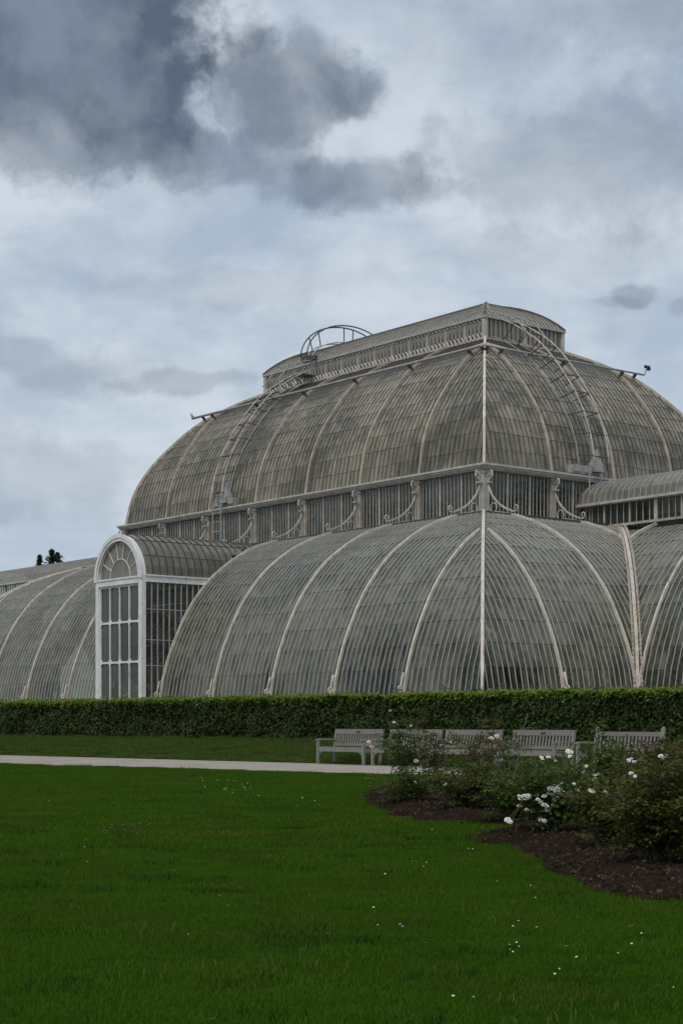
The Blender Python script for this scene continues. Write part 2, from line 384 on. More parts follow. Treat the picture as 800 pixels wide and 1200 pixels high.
PANES = []                                       # (polygon, material key)
bars = {'pale': MB(), 'brown': MB()}; laps = MB()
def clip(poly, fn):
    out = []
    for a, b in zip(poly, poly[1:] + poly[:1]):
        fa, fb = fn(*a), fn(*b)
        if fa >= 0: out.append(a)
        if fa * fb < 0:
            t = fa / (fa - fb); out.append(tuple(x + (y - x) * t for x, y in zip(a, b)))
    return out
def glaze(mp, profile, edges, nb, cl, mat, bar=None, skip=None, lapmb=laps, big=False):
    """panes, bars and laps of one curved face. edges = rib positions along w; cl = functions (w, i) >= 0"""
    for bay, (e0, e1) in enumerate(zip(edges, edges[1:])):
        cols = [e0 + (e1 - e0) * k / nb for k in range(nb + 1)]
        for k, ((i0, z0), (i1, z1)) in enumerate(zip(profile, profile[1:])):
            d = Vector((z0 - z1, i1 - i0)).normalized()   # outward in the (i, z) plane
            jit = random.uniform(-.004, .004)
            for a, b in zip(cols, cols[1:]):
                pl = [(0, a), (0, b), (1, b), (1, a)]
                for fn in cl:
                    if pl: pl = clip(pl, lambda t, w: fn(w, i0 + t * (i1 - i0)))
                if len(pl) < 3: continue
                if skip and skip((a + b) / 2, (i0 + i1) / 2, (z0 + z1) / 2): continue
                o = .009 + random.uniform(-.003, .003) + jit; tw = random.uniform(-.006, .006)
                pts = []
                for t, w in pl:
                    q = o * (1 - t) + tw * ((w - a) / (b - a) - .5)
                    pts.append(mp(w, i0 + t * (i1 - i0) + d[0] * q, z0 + t * (z1 - z0) + d[1] * q))
                ar = sum(((pts[j] - pts[0]).cross(pts[j + 1] - pts[0])).length for j in range(1, len(pts) - 1)) / 2
                if ar > .004: PANES.append((pts, mat, big))
            # lap line across the bay
            if lapmb is not None and k > 0:
                lo, hi = e0, e1; s = [e0 + (e1 - e0) * q / 24 for q in range(25)]
                ok = [w for w in s if all(fn(w, i0) >= 0 for fn in cl) and not (skip and skip(w, i0, z0))]
                if len(ok) > 2:
                    lapmb.sweep([mp(ok[0], i0, z0), mp(ok[-1], i0, z0)], mp(0, i1, z1) - mp(0, i0, z0), (.0055 if mat == 'glass_low' else .0045), .0, .011 + random.uniform(-.004, .004), 0, CENTRE)
        if bar:
            for w in cols[1:-1]:
                run = []
                if all(fn(w, i) >= 0 for fn in cl for i, z in profile): fine = profile
                else: fine = [(a[0] + (b[0] - a[0]) * t / 5, a[1] + (b[1] - a[1]) * t / 5) for a, b in zip(profile, profile[1:]) for t in range(5)]
                for i, z in fine:
                    if all(fn(w, i) >= -.02 for fn in cl) and not (skip and skip(w, i, z)): run.append(mp(w, i, z))
                    elif run: break
                if len(run) > 1: bars[bar].sweep(run, mp(1, 0, 0) - mp(0, 0, 0), .0135, .01, .034 if bar == 'pale' else .024, 0, CENTRE)

EU = [B * k for k in range(NU + 1)]; EV = [BV * k for k in range(NV + 1)]
PY0, PY1 = 5 * B, 6 * B; PYC = (PY0 + PY1) / 2; PHW = 1.80          # porch
P_SPRING, P_RAD, P_FRONT = 5.86 + E_, 1.93, -.80
def in_porch(w, i, z): return PY0 < w < PY1 and z < P_SPRING + math.sqrt(max(PHW ** 2 - (w - PYC) ** 2, 0))
hipA = lambda w, i: w - KU * i
hipB = lambda w, i: U - KU * i - w
glaze(front, PL, EU, 14, [hipA, hipB], 'glass_low', 'pale', in_porch, big=True)
glaze(near_end, PL, EV, 14, [lambda w, i: w - i, lambda w, i: VW + i - w, lambda w, i: VW + 5.35 - w], 'glass_low', 'pale', big=True)
EW = [B * k for k in range(-5, 3)]
glaze(wing, PL[:-1], EW, 14, [lambda w, i: KU * i - w], 'glass_low', 'pale', big=True)
glaze(lwing, PL[:-1], EW, 14, [lambda w, i: KU * i - w], 'glass_low', 'pale')
# rear faces, coarser
glaze(rear, PL[::2], EU, 5, [hipA, hipB], 'glass_rear', 'pale', lapmb=None)
glaze(far_end, PL[::2], EV, 5, [lambda w, i: w - i, lambda w, i: VW + i - w, lambda w, i: VW + 5.35 - w], 'glass_rear', 'pale', lapmb=None)
for mpx in (near_end, far_end):
    glaze(mpx, PL[::2], EV, 5, [lambda w, i: V - i - w, lambda w, i: w - (V - VW - i), lambda w, i: w - (V - VW - 5.35)], 'glass_rear', None, lapmb=None)
for mpx in (wing_rear, lwing_rear): glaze(mpx, PL[::2], EW, 5, [lambda w, i: KU * i - w], 'glass_rear', None, lapmb=None)

# upper dome
G_I = 7.49; GU = KU * G_I
UU = [GU + (U - 2 * GU) * k / 7 for k in range(8)]; UV_ = [G_I + (V - 2 * G_I) * k / 4 for k in range(5)]
vhA = lambda w, i: w - i
vhB = lambda w, i: V - i - w
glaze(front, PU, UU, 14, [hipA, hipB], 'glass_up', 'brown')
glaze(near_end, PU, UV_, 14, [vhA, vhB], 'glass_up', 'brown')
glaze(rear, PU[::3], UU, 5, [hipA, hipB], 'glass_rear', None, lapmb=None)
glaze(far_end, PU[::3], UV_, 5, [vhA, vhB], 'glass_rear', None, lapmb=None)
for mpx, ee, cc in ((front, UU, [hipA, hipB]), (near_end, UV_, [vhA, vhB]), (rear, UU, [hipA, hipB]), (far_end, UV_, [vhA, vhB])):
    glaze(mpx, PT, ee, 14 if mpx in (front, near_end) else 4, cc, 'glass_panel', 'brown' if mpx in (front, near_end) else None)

# ---- clerestory walls
ZC0, ZC1 = 8.02 + E_, 9.66 + E_
mull = MB()
def wallglass(mp, i, edges, z0, z1, nsub, nfine, mat='glass_clear', fine=True, dense=True):
    for e0, e1 in zip(edges, edges[1:]):
        n = nsub * nfine if dense else nsub
        for k in range(n):
            a = e0 + (e1 - e0) * k / n; b = e0 + (e1 - e0) * (k + 1) / n; j = random.uniform(-.006, .006)
            PANES.append(([mp(a, i + j, z0), mp(b, i - j, z0), mp(b, i - j, z1), mp(a, i + j, z1)], mat, False))
            if k and dense:
                wide = k % nfine == 0
                d = mp(0, 0, 0) - mp(0, .05, 0)
                hw = .035 if wide else .011
                mull.sweep([mp(a, i, z0), mp(a, i, z1)], mp(1, 0, 0) - mp(0, 0, 0), hw, .02, .05 if wide else .03, 0, CENTRE)
wallglass(front, G_I, UU, ZC0, ZC1, 3, 6)
wallglass(near_end, G_I, UV_, ZC0, ZC1, 3, 6)
wallglass(rear, G_I, UU, ZC0, ZC1, 3, 1, mat='glass_rear', dense=False); wallglass(far_end, G_I, UV_, ZC0, ZC1, 3, 1, mat='glass_rear', dense=False)
# inner handrail of the gallery just behind the glass
gal = MB()
for z in (.45, .95):
    gal.tube([(G_I + .9, GU + .9, ZC0 + z), (G_I + .9, U - GU - .9, ZC0 + z)], .03, 5)
    gal.tube([(G_I + .9, GU + .9, ZC0 + z), (V - G_I - .9, GU + .9, ZC0 + z)], .03, 5)
gal.box((G_I + .6, U / 2, ZC0 - .05), (.45, U / 2 - GU - .2, .03)); gal.box((V / 2, GU + .6, ZC0 - .05), (V / 2 - G_I - 1.1, .4, .03))
gal.build('gallery', M['gutter'], house)

# ---- wing clerestories and vaults
WI = 12.72; WZ0, WZ1 = 7.76 + E_, 8.62 + E_
def vault_pts(n=10):
    out = []; hw = V / 2 - 12.55
    for k in range(n + 1):
        th = math.pi * k / n; out.append((V / 2 - hw * math.cos(th), 8.70 + E_ + 1.12 * math.sin(th) ** .8))
    return out
vsec = vault_pts(12); wparts = []
for sgn, name in ((1, 'near'), (-1, 'far')):
    my = (lambda y: y) if sgn == 1 else (lambda y: U - y)
    y_in, y_out = GU - .05, -5 * B
    ed = [-5 * B + B * k for k in range(7)] + [y_in]
    mpw = lambda w, i, z: Vector((WI + i, my(w), z))
    wallglass(mpw, 0, ed, WZ0, WZ1, 3, 4)
    wallglass(lambda w, i, z: Vector((V - WI - i, my(w), z)), 0, ed, WZ0, WZ1, 2, 1, mat='glass_rear', dense=False)
    nv = int((y_in - y_out) / .30)
    for k in range(nv):
        a = y_out + (y_in - y_out) * k / nv; b = y_out + (y_in - y_out) * (k + 1) / nv
        for (xa, za), (xb, zb) in zip(vsec, vsec[1:]):
            PANES.append(([Vector((xa, my(a), za)), Vector((xa, my(b), za)), Vector((xb, my(b), zb)), Vector((xb, my(a), zb))], 'glass_wing', False))
        if k: bars['pale'].sweep([(x, my(a), z) for x, z in vsec], (0, 1, 0), .014, .0, .03, 0, (V / 2, my(a), 5))
    for x, dx in ((12.55, -1), (V - 12.55, 1)):
        g = MB(); g.box((x, my((y_in + y_out) / 2), 8.66 + E_), (.09, (y_in - y_out) / 2, .05)); g.box((x - dx * .06, my((y_in + y_out) / 2), 8.60 + E_), (.05, (y_in - y_out) / 2, .025))
        g.build('vault_eave', M['gutter'], house)
        s = MB(); s.box((x - dx * .12, my((y_in - 1.6 + y_out) / 2), WZ0 - .03), (.09, (y_in - 1.6 - y_out) / 2, .05)); s.build('vault_sill', M['rib_upper'], house)
    for y in ed[:-1]:
        if sgn == -1 and y < -4 * B: continue
        c = MB(); c.box((WI - .01, my(y), (WZ0 + WZ1) / 2), (.06, .075, (WZ1 - WZ0) / 2)); c.build('clerestory_column', M['gutter'], house)

# ---- lantern
L_I = 12.41; LU0, LU1 = 13.05, U - 13.05; LV0, LV1 = L_I, V - L_I
LZ0, LZ1 = 16.36 + E_, 17.20 + E_
lan = MB()
lan.box(((LV0 + LV1) / 2, (LU0 + LU1) / 2, LZ0 - .03), ((LV1 - LV0) / 2 + .10, (LU1 - LU0) / 2 + .10, .05))
lantern = lan.build('lantern', M['rib_upper'], house)
eav = MB()
for x in (LV0 - .06, LV1 + .06): eav.box((x, (LU0 + LU1) / 2, LZ1 + .05), (.07, (LU1 - LU0) / 2 + .13, .05))
for y in (LU0 - .06, LU1 + .06): eav.box(((LV0 + LV1) / 2, y, LZ1 + .053), ((LV1 - LV0) / 2 - .012, .07, .047))
eav.build('lantern_eave', M['bar_pale'], lantern)
npost = 13
for k in range(npost + 1):
    y = LU0 + (LU1 - LU0) * k / npost
    for x in (LV0, LV1):
        p = MB(); hw = .09 if k in (0, npost) else .045
        p.box((x, y, (LZ0 + LZ1) / 2 + .005), (hw, hw, (LZ1 - LZ0) / 2 - .012)); p.build('post', M['gutter' if k in (0, npost) else 'bar_pale'], lantern)
for x in (LV0 + (LV1 - LV0) * .5,):
    for y in (LU0, LU1):
        p = MB(); p.box((x, y, (LZ0 + LZ1) / 2 + .005), (.07, .07, (LZ1 - LZ0) / 2 - .012)); p.build('post', M['gutter'], lantern)
lv = MB(); lvb = MB()
for x, sx in ((LV0, -1), (LV1, 1)):
    ns = npost * 5
    for k in range(ns):
        a = LU0 + (LU1 - LU0) * k / ns; b = LU0 + (LU1 - LU0) * (k + 1) / ns
        PANES.append(([Vector((x - sx * .02, a, LZ0 + .24)), Vector((x - sx * .02, b, LZ0 + .24)), Vector((x + sx * .03, b, LZ1 - .12)), Vector((x + sx * .03, a, LZ1 - .12))], 'glass_lantern', False))
        if k: lvb.bar((x, a, LZ0 + .02), (x, a, LZ1), .03, .05)
        lv.bar((x + sx * .03, (a + b) / 2 - .05, LZ0 + .03), (x + sx * .05, (a + b) / 2 + .05, LZ0 + .225), .085, .03); lv.bar((x + sx * .04, (a + b) / 2 - .03, LZ1 - .10), (x + sx * .05, (a + b) / 2 + .03, LZ1 - .01), .08, .03)  # white bars added to stand in for the bright gaps above and below
lvb.build('louvre_bars', M['bar_brown'], lantern, kind='stuff'); lv.build('bright_gap_bars', M['white'], lantern, kind='stuff')
for y, sy in ((LU0, -1), (LU1, 1)):
    ns = 18
    for k in range(ns):
        a = LV0 + (LV1 - LV0) * k / ns; b = LV0 + (LV1 - LV0) * (k + 1) / ns
        PANES.append(([Vector((a, y, LZ0)), Vector((b, y, LZ0)), Vector((b, y, LZ1)), Vector((a, y, LZ1))], 'glass_lantern', False))
        if k and k != 9: bars['brown'].bar((a, y + sy * .02, LZ0 + .02), (a, y + sy * .02, LZ1), .03, .03)
# hipped, curved lantern roof
LH = (LV1 - LV0) / 2
PR = []; LRISE = 1.16; LR_ = (LH ** 2 + LRISE ** 2) / (2 * LRISE); th1 = math.asin(LH / LR_)
for k in range(9):
    th = th1 * (1 - k / 8); PR.append((LH - LR_ * math.sin(th), LZ1 + .09 + LR_ * math.cos(th) - (LR_ - LRISE)))
PR = [(-.10 + a * (LH + .10) / LH, z) for a, z in PR]
lf = lambda w, i, z: Vector((LV0 + i, w, z)); lr = lambda w, i, z: Vector((LV1 - i, w, z))
ln = lambda w, i, z: Vector((w, LU0 + i, z)); lfr = lambda w, i, z: Vector((w, LU1 - i, z))
lh = [lambda w, i: w - LU0 - i + 0.0, lambda w, i: LU1 - i - w]; lhv = [lambda w, i: w - LV0 - i, lambda w, i: LV1 - i - w]
eU = [LU0 - .1 + (LU1 - LU0 + .2) * k / 13 for k in range(14)]; eV = [LV0 - .1 + (LV1 - LV0 + .2) * k / 4 for k in range(5)]
save = CENTRE; CENTRE = (V / 2, U / 2, 10)
for mpx, ee, cc in ((lf, eU, lh), (lr, eU, lh), (ln, eV, lhv), (lfr, eV, lhv)):
    glaze(mpx, PR, ee, 5, cc, 'glass_lantern', None, lapmb=None)
    for q in range(len(ee) * 5 - 4):
        w = ee[0] + (ee[-1] - ee[0]) * q / ((len(ee) - 1) * 5)
        run = [mpx(w, i, z) for i, z in PR if all(fn(w, i) >= -.03 for fn in cc)]
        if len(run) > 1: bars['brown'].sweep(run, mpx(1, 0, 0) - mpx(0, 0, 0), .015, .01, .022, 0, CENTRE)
CENTRE = save
rid = MB(); rid.box((V / 2, U / 2, PR[-1][1] + .03), (.07, (LU1 - LU0) / 2 - LH, .04)); rid.build('ridge', M['rib_upper'], lantern)
for sy in (0, 1):
    for sx in (0, 1):
        h = MB(); h.sweep([(LV0 + i if sx == 0 else LV1 - i, LU0 + i if sy == 0 else LU1 - i, z) for i, z in PR], (1, -1 if sx == sy else 1, 0), .03, .01, .07, 0, (V / 2, U / 2, 10))
        h.build('hip', M['bar_brown'], lantern)

# ---- ribs
def rib_obj(name, run, wd, hw, dout, mat, foot=None, ref=CENTRE):
    if len(run) < 2: return
    r = MB(); r.sweep(run, wd, hw, .03, dout, 0, ref); o = r.build(name, M[mat], house)
    # flange bolts and joint collars
    if foot is not None:
        f = MB(); c = Vector(foot[0]); out = Vector(foot[1]); side = Vector((-out.y, out.x, 0))
        pts = []
        for k in range(15):
            th = -math.pi * .5 + k / 14 * math.pi * 1.9; rr = .12 * (1 - .55 * k / 14)
            pts.append(c + out * (.18 + rr * math.cos(th)) + Vector((0, 0, .18 + rr * math.sin(th))))
        f.tube(pts, .030, 6); f.tube([c + out * .05 + Vector((0, 0, .72)), c + out * .14 + Vector((0, 0, .40)), c + out * .2 + Vector((0, 0, .02)), c + out * .34 + Vector((0, 0, -.30))], .034, 6)
        f.box(c + out * .12 + Vector((0, 0, -.35)), (.16, .16, .3)); f.build('foot_scroll', M['rib'], o, smooth=True)
    return o
def run_of(mp, profile, w, cl, fl=None):
    run = []
    for i, z in profile:
        if all(fn(w, i) >= -1e-6 for fn in cl): run.append(mp(w, i, z))
        elif run: break
    return run
DECK = (6.75, 7.93 + E_)
PLr2 = PLf + [DECK]
for k in range(1, NU):
    w = EU[k]
    foot = (Vector((0, w, .95 + E_)), (-1, 0, 0))
    if k in (5, 6): foot = None if k == 6 else foot
    rib_obj('rib', run_of(front, PLr2, w, [hipA, hipB]), (0, 1, 0), .046, .085, 'rib', foot)
for k in (1, 2):
    rib_obj('rib', run_of(near_end, PLr2, EV[k] + (0 if k == 1 else -.07), [vhA]), (1, 0, 0), .046, .085, 'rib', (Vector((EV[k], 0, .95 + E_)), (0, -1, 0)) if k == 1 else None)
vr = [near_end(EV[3], i, z) for i, z in PLr2 if VW + i >= EV[3] - .1]
rib_obj('rib', vr, (1, 0, 0), .046, .085, 'rib')
rib_obj('rib', [wing(B * .985, i, z) for i, z in PLf if KU * i >= B * .97 and i < 5.4], (0, 1, 0), .046, .085, 'rib')
for k in range(-5, 1):
    rib_obj('rib', [wing(B * k - (.07 if k == 0 else 0), i, z) for i, z in PLf if i < 5.4], (0, 1, 0), .046, .085, 'rib', (Vector((VW, B * k, .95 + E_)), (-1, 0, 0)) if k else None)
for k in range(-3, 2):
    rib_obj('rib', [lwing(B * k, i, z) for i, z in PLf if KU * i >= B * k - .1 and i < 5.4], (0, 1, 0), .046, .085, 'rib')
for mp2 in (lambda i, z: Vector((i, KU * i, z)), lambda i, z: Vector((i, U - KU * i, z))):
    s = 1 if mp2(1, 0).y < U / 2 else -1
    rib_obj('hip_rib', [mp2(i, z) for i, z in PLr2] , (1, -s, 0), .054, .10, 'rib', (mp2(0, .95 + E_) , Vector((-1, -s, 0)).normalized()) if s == 1 else None)
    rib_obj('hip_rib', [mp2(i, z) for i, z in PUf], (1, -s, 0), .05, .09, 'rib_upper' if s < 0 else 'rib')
for mp2, s in ((lambda i, z: Vector((V - i, KU * i, z)), 1), (lambda i, z: Vector((V - i, U - KU * i, z)), -1)):
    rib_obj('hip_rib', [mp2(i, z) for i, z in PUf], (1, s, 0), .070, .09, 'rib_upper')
# valley between the block and the near wing: broad pale rib between two clip rails
val = [Vector((VW + i, KU * i, z)) for i, z in PLf if 0.03 < i < 5.5]
vo = rib_obj('valley_rib', val, (1, -1, 0), .06, .09, 'rib', ref=(VW + 8, 8, 2))
for s in (-1, 1):
    d = Vector((-.24, -.05, .04)) if s < 0 else Vector((-.05, -.24, .04))
    r = MB(); r.sweep([p + d for p in val], (1, -1, 0), .016, .03, .04, 0, (VW + 8, 8, 2))
    for a, b in zip(val, val[1:]):
        for t in (.2, .7): r.box(a.lerp(b, t) + d + Vector((-.04, -.04, .02)), (.03, .03, .055))
    r.build('clip_rail', M['rib'], vo)
vf = [Vector((VW + i, U - KU * i, z)) for i, z in PLf if 0.03 < i < 5.5]
rib_obj('valley_rib', vf, (1, 1, 0), .06, .09, 'rib', ref=(VW + 8, U - 8, 2))
for k in range(1, 7):
    rib_obj('dome_rib', run_of(front, PUf, UU[k], [hipA, hipB]), (0, 1, 0), .038, .09, 'rib_upper')
for k in range(1, 4):
    rib_obj('dome_rib', run_of(near_end, PUf, UV_[k], [vhA, vhB]), (1, 0, 0), .038, .09, 'rib_upper')

# ---- deck strip at the foot of the clerestory, gutter, columns, brackets
def ring(mb, i0, z0, i1, z1, mi=0):
    a = [Vector((i0, KU * i0, z0)), Vector((i0, U - KU * i0, z0)), Vector((V - i0, U - KU * i0, z0)), Vector((V - i0, KU * i0, z0))]
    b = [Vector((i1, KU * i1, z1)), Vector((i1, U - KU * i1, z1)), Vector((V - i1, U - KU * i1, z1)), Vector((V - i1, KU * i1, z1))]
    for k in range(4): mb.poly([a[k], a[(k + 1) % 4], b[(k + 1) % 4], b[k]], mi)
dk = MB(); ring(dk, PL[-1][0], PL[-1][1], 6.75, 7.93 + E_); ring(dk, 6.75, 7.93 + E_, 7.50, 8.0 + E_)
dk.build('roof_deck', M['deck'], house)
sl = MB(); ring(sl, 7.34, 7.96 + E_, 7.34, 8.06 + E_); ring(sl, 7.34, 8.06 + E_, 7.52, 8.06 + E_); sl.build('clerestory_sill', M['rib_upper'], house)
ed_ = MB(); ring(ed_, 5.86, 7.745 + E_, 5.86, 7.83 + E_); ring(ed_, 5.86, 7.83 + E_, 6.02, 7.86 + E_); ed_.build('deck_edge', M['bar_brown'], house)
gt = MB()
GO = 7.14
ring(gt, G_I + .02, 9.66 + E_, GO + .16, 9.66 + E_); ring(gt, GO + .16, 9.66 + E_, GO + .06, 9.76 + E_); ring(gt, GO + .06, 9.76 + E_, GO + .06, 9.80 + E_)
ring(gt, GO + .06, 9.80 + E_, GO, 9.82 + E_); ring(gt, GO, 9.82 + E_, GO, 9.90 + E_); ring(gt, GO, 9.90 + E_, G_I - .02, 9.94 + E_)
gt.build('gutter', M['gutter'], house)

def scroll(mb, c, out, r0, r1, turns, a0, w, n=18):
    pts = []
    for k in range(n + 1):
        t = k / n; th = a0 + turns * 2 * math.pi * t; r = r0 + (r1 - r0) * t
        pts.append(c + out * (r * math.cos(th)) + Vector((0, 0, r * math.sin(th))))
    mb.tube(pts, w, 6)
def bracket(c, out):
    """c = foot of the column on the sill (local), out = outward unit vector"""
    c = Vector(c); out = Vector(out); m = MB(); Z = Vector((0, 0, 1)); z0 = ZC0 - .02; H = ZC1 - z0
    P_ = lambda o, h: Vector((c.x, c.y, z0)) + out * o + Z * h
    # long sweeping strut, deep rather than wide
    pts = [P_(.10, 1.12), P_(.16, .95), P_(.28, .72), P_(.46, .50), P_(.72, .28), P_(1.0, .12), P_(1.3, .0), P_(1.52, -.07), P_(1.66, -.05)]
    m.sweep(pts, out.cross(Z), .028, .028, .034)
    scroll(m, P_(1.60, .07), out, .125, .05, .95, -math.pi / 2, .028)
    ringc = P_(.40, .17)
    m.tube([ringc + out * (.175 * math.cos(a)) + Z * (.19 * math.sin(a)) for a in [2 * math.pi * k / 18 for k in range(18)]], .026, 6, closed=True)
    # top ogee: S curve bulging out under the gutter
    tp = [P_(.10, 1.12), P_(.19, 1.18), P_(.12, 1.24), P_(.20, 1.32), P_(.31, 1.42), P_(.31, 1.54), P_(.24, 1.63)]
    m.sweep(tp, out.cross(Z), .036, .024, .032); scroll(m, P_(.13, 1.50), out, .10, .04, .9, math.pi * .5, .028)
    m.box(P_(.16, 1.17), (.09, .09, .025))
    m.bar(P_(.12, -.02), P_(.12, 1.12), .05, .04)
    m.build('bracket', M['gutter'], house, smooth=False)
def column(c, hw=.085, mat='rib_upper'):
    m = MB(); m.box((c[0], c[1], (ZC0 + ZC1) / 2 + .01), (hw, hw, (ZC1 - ZC0) / 2 - .012)); m.box((c[0], c[1], ZC0 + .06), (hw + .03, hw + .03, .05)); m.box((c[0], c[1], ZC1 - .08), (hw + .03, hw + .03, .05))
    m.build('clerestory_column', M[mat], house)
for k in range(8):
    column((G_I - .03, UU[k]), .13 if k in (0, 7) else .095, 'gutter' if k in (0, 7) else 'rib_upper')
    bracket((G_I - .12, UU[k] if k not in (0, 7) else UU[k] + (.0), 0), (-1, 0, 0))
for k in range(1, 4): column((UV_[k], GU - .03), .095)
for k in (0, 1): bracket((UV_[k], GU - .12, 0), (0, -1, 0))

# ---- maintenance rail round the dome
RI, RZ = 10.30, 15.07 + E_
ro = Vector((-.22, 0, .30))
rl = MB(); off = .20; rz_ = RZ + .24
a0 = (RI - off, KU * RI - off, rz_); a1 = (RI - off, U - KU * RI + .9, rz_); b1 = (V - RI + .55, KU * RI - off, rz_)
rl.tube([a1, a0], .062, 8); rl.tube([a0, b1], .042, 8)
rl.bar((RI - off + .02, U - KU * RI + .86, rz_ + .06), (RI - off - .03, U - KU * RI + .98, rz_ + .24), .08, .08)
rail = rl.build('roof_rail', M['steel'], house, smooth=True)
for k in range(8):
    y = min(max(UU[k], KU * RI), U - KU * RI); s = MB(); s.bar((RI - off, y, rz_ - .04), (RI + .14, y, RZ - .06), .10, .10); s.build('rail_stay', M['darksteel'], rail)
for k in range(5):
    x = min(max(UV_[k], RI), V - RI); s = MB(); s.bar((x, KU * RI - off, rz_ - .04), (x, KU * RI + .14, RZ - .06), .10, .10); s.build('rail_stay', M['darksteel'], rail)
for d in ((0, 1, 0), (1, 0, 0)):                  # bracing at the near corner
    s = MB(); s.bar((RI - off + .02, KU * RI - off + .02, rz_ + .02), Vector((RI + .55, KU * RI + .55, rz_ + .48)) + Vector(d) * .02, .07, .07)
    s.build('rail_brace', M['rib'], rail)
for s_ in (0, 1):
    s = MB(); c = Vector((RI + .75, KU * RI + .75, RZ + .62)); e = Vector((RI - off, KU * RI + 1.15, rz_)) if s_ == 0 else Vector((RI + 1.15, KU * RI - off, rz_))
    s.bar(c, e, .07, .07); s.build('rail_brace', M['rib'], rail)

# ---- porch
pg = MB()
ring_o, ring_i = PHW + .02, PHW - .21
# posts and arch (swept faces), 0.24 m deep
def pbox(y0, y1, z0, z1, x0=P_FRONT - .06, x1=P_FRONT + .16, mb=pg): mb.box(((x0 + x1) / 2, (y0 + y1) / 2, (z0 + z1) / 2), ((x1 - x0) / 2, (y1 - y0) / 2, (z1 - z0) / 2))
PB = .55
for s in (-1, 1):
    pbox(PYC + s * ring_o - (.23 if s > 0 else 0), PYC + s * ring_o + (.23 if s < 0 else 0), PB, P_SPRING)
na = 28
for x0, x1, r0, r1 in ((P_FRONT - .06, P_FRONT + .16, ring_i, ring_o), (P_FRONT - .12, P_FRONT - .05, ring_o - .10, ring_o + .05), (P_FRONT - .10, P_FRONT - .05, ring_i - .0, ring_i + .06)):
    for k in range(na):
        t0, t1 = math.pi * k / na, math.pi * (k + 1) / na
        def q(r, t, x): return (x, PYC + r * math.cos(t), P_SPRING + r * math.sin(t) * 1.02)
        pg.poly([q(r0, t0, x0), q(r1, t0, x0), q(r1, t1, x0), q(r0, t1, x0)]); pg.poly([q(r1, t0, x0), q(r1, t0, x1), q(r1, t1, x1), q(r1, t1, x0)])
        pg.poly([q(r0, t0, x1), q(r0, t0, x0), q(r0, t1, x0), q(r0, t1, x1)]); pg.poly([q(r0, t1, x1), q(r1, t1, x1), q(r1, t0, x1), q(r0, t0, x1)])
pw = ring_i                                           # half width of glazed opening
pbox(PYC - pw, PYC + pw, P_SPRING - .20, P_SPRING + .02, P_FRONT - .10, P_FRONT + .14); pbox(PYC - pw, PYC + pw, P_SPRING + .02, P_SPRING + .09, P_FRONT - .14, P_FRONT + .12)
pbox(PYC - pw, PYC - pw + .06, PB, P_SPRING - .20, P_FRONT - .02, P_FRONT + .10); pbox(PYC + pw - .06, PYC + pw, PB, P_SPRING - .20, P_FRONT - .02, P_FRONT + .10)
pbox(PYC - ring_o - .04, PYC - ring_o + .32, PB - .02, PB + .35, P_FRONT - .10, P_FRONT + .17); pbox(PYC + ring_o - .32, PYC + ring_o + .04, PB - .02, PB + .35, P_FRONT - .10, P_FRONT + .17)
porch = pg.build('porch', M['white'], house)
for s in (-1, 1):                                      # side beams at springing
    b = MB(); y = PYC + s * (PHW - .02); b.box(((P_FRONT + 2.7) / 2, y, P_SPRING - .03), ((2.7 - P_FRONT) / 2 - .1, .07, .13)); b.box(((P_FRONT + 2.7) / 2, y + s * .03, P_SPRING + .11), ((2.7 - P_FRONT) / 2 - .1, .09, .03))
    b.build('side_beam', M['white'], porch)
# glazed doors: 4 columns x 3 rows with rounded corners
def rrect(y0, y1, z0, z1, r, n=5):
    out = []
    for cy_, cz_, a in ((y1 - r, z1 - r, 0), (y0 + r, z1 - r, 90), (y0 + r, z0 + r, 180), (y1 - r, z0 + r, 270)):
        for k in range(n): th = R(a + 90 * k / (n - 1)); out.append((cy_ + r * math.cos(th), cz_ + r * math.sin(th)))
    return out
rows = [P_SPRING - .20, 4.12 + E_, 2.47 + E_, .86 + E_]
fy0, fy1 = PYC - pw + .06, PYC + pw - .06; mun = MB()
for c in range(4):
    for r_ in range(3):
        y0 = fy0 + (fy1 - fy0) * c / 4; y1 = fy0 + (fy1 - fy0) * (c + 1) / 4; z1, z0 = rows[r_], rows[r_ + 1]
        i0, i1 = y0 + .028, y1 - .028; hole = rrect(i0, i1, z0 + .04, z1 - (.08 if r_ == 0 else .04), .12)
        xs, xb = P_FRONT + .0, P_FRONT + .08
        outer = []
        for (hy, hz) in hole:                          # project each hole vertex on the cell border
            outer.append((y0 if abs(hy - i0) < .17 and hy < (i0 + i1) / 2 else y1, min(max(hz, z0), z1)))
        n = len(hole); cyc = (y0 + y1) / 2; czc = (z0 + z1) / 2
        outer = []
        for (hy, hz) in hole:
            dy, dz = hy - cyc, hz - czc; ty = ((y1 - y0) / 2) / max(abs(dy), 1e-6); tz = ((z1 - z0) / 2) / max(abs(dz), 1e-6)
            # corner arcs go to the corner, straight parts to their side
            outer.append((y1 if dy > 0 else y0, z1 if dz > 0 else z0))
        for k in range(n):
            k2 = (k + 1) % n; A, B2 = hole[k], hole[k2]; C, Dd = outer[k2], outer[k]
            f = [(xs, *A), (xs, *B2), (xs, *C)] + ([(xs, *Dd)] if C != Dd else [])
            mun.poly(f); mun.poly([(xs, *A), (xb, *A), (xb, *B2), (xs, *B2)])
        pm = MB(); pm.poly([(xb - .02 + random.uniform(-.004, .004), y, z) for y, z in hole]); pm.build('pane', M['glass_porch'], porch)
mun.build('door_frame', M['white'], porch)
kick = MB(); kick.box((P_FRONT + .05, PYC, (PB + rows[3]) / 2), (.05, pw - .06, (rows[3] - PB) / 2)); kick.build('door_panel', M['white'], porch)
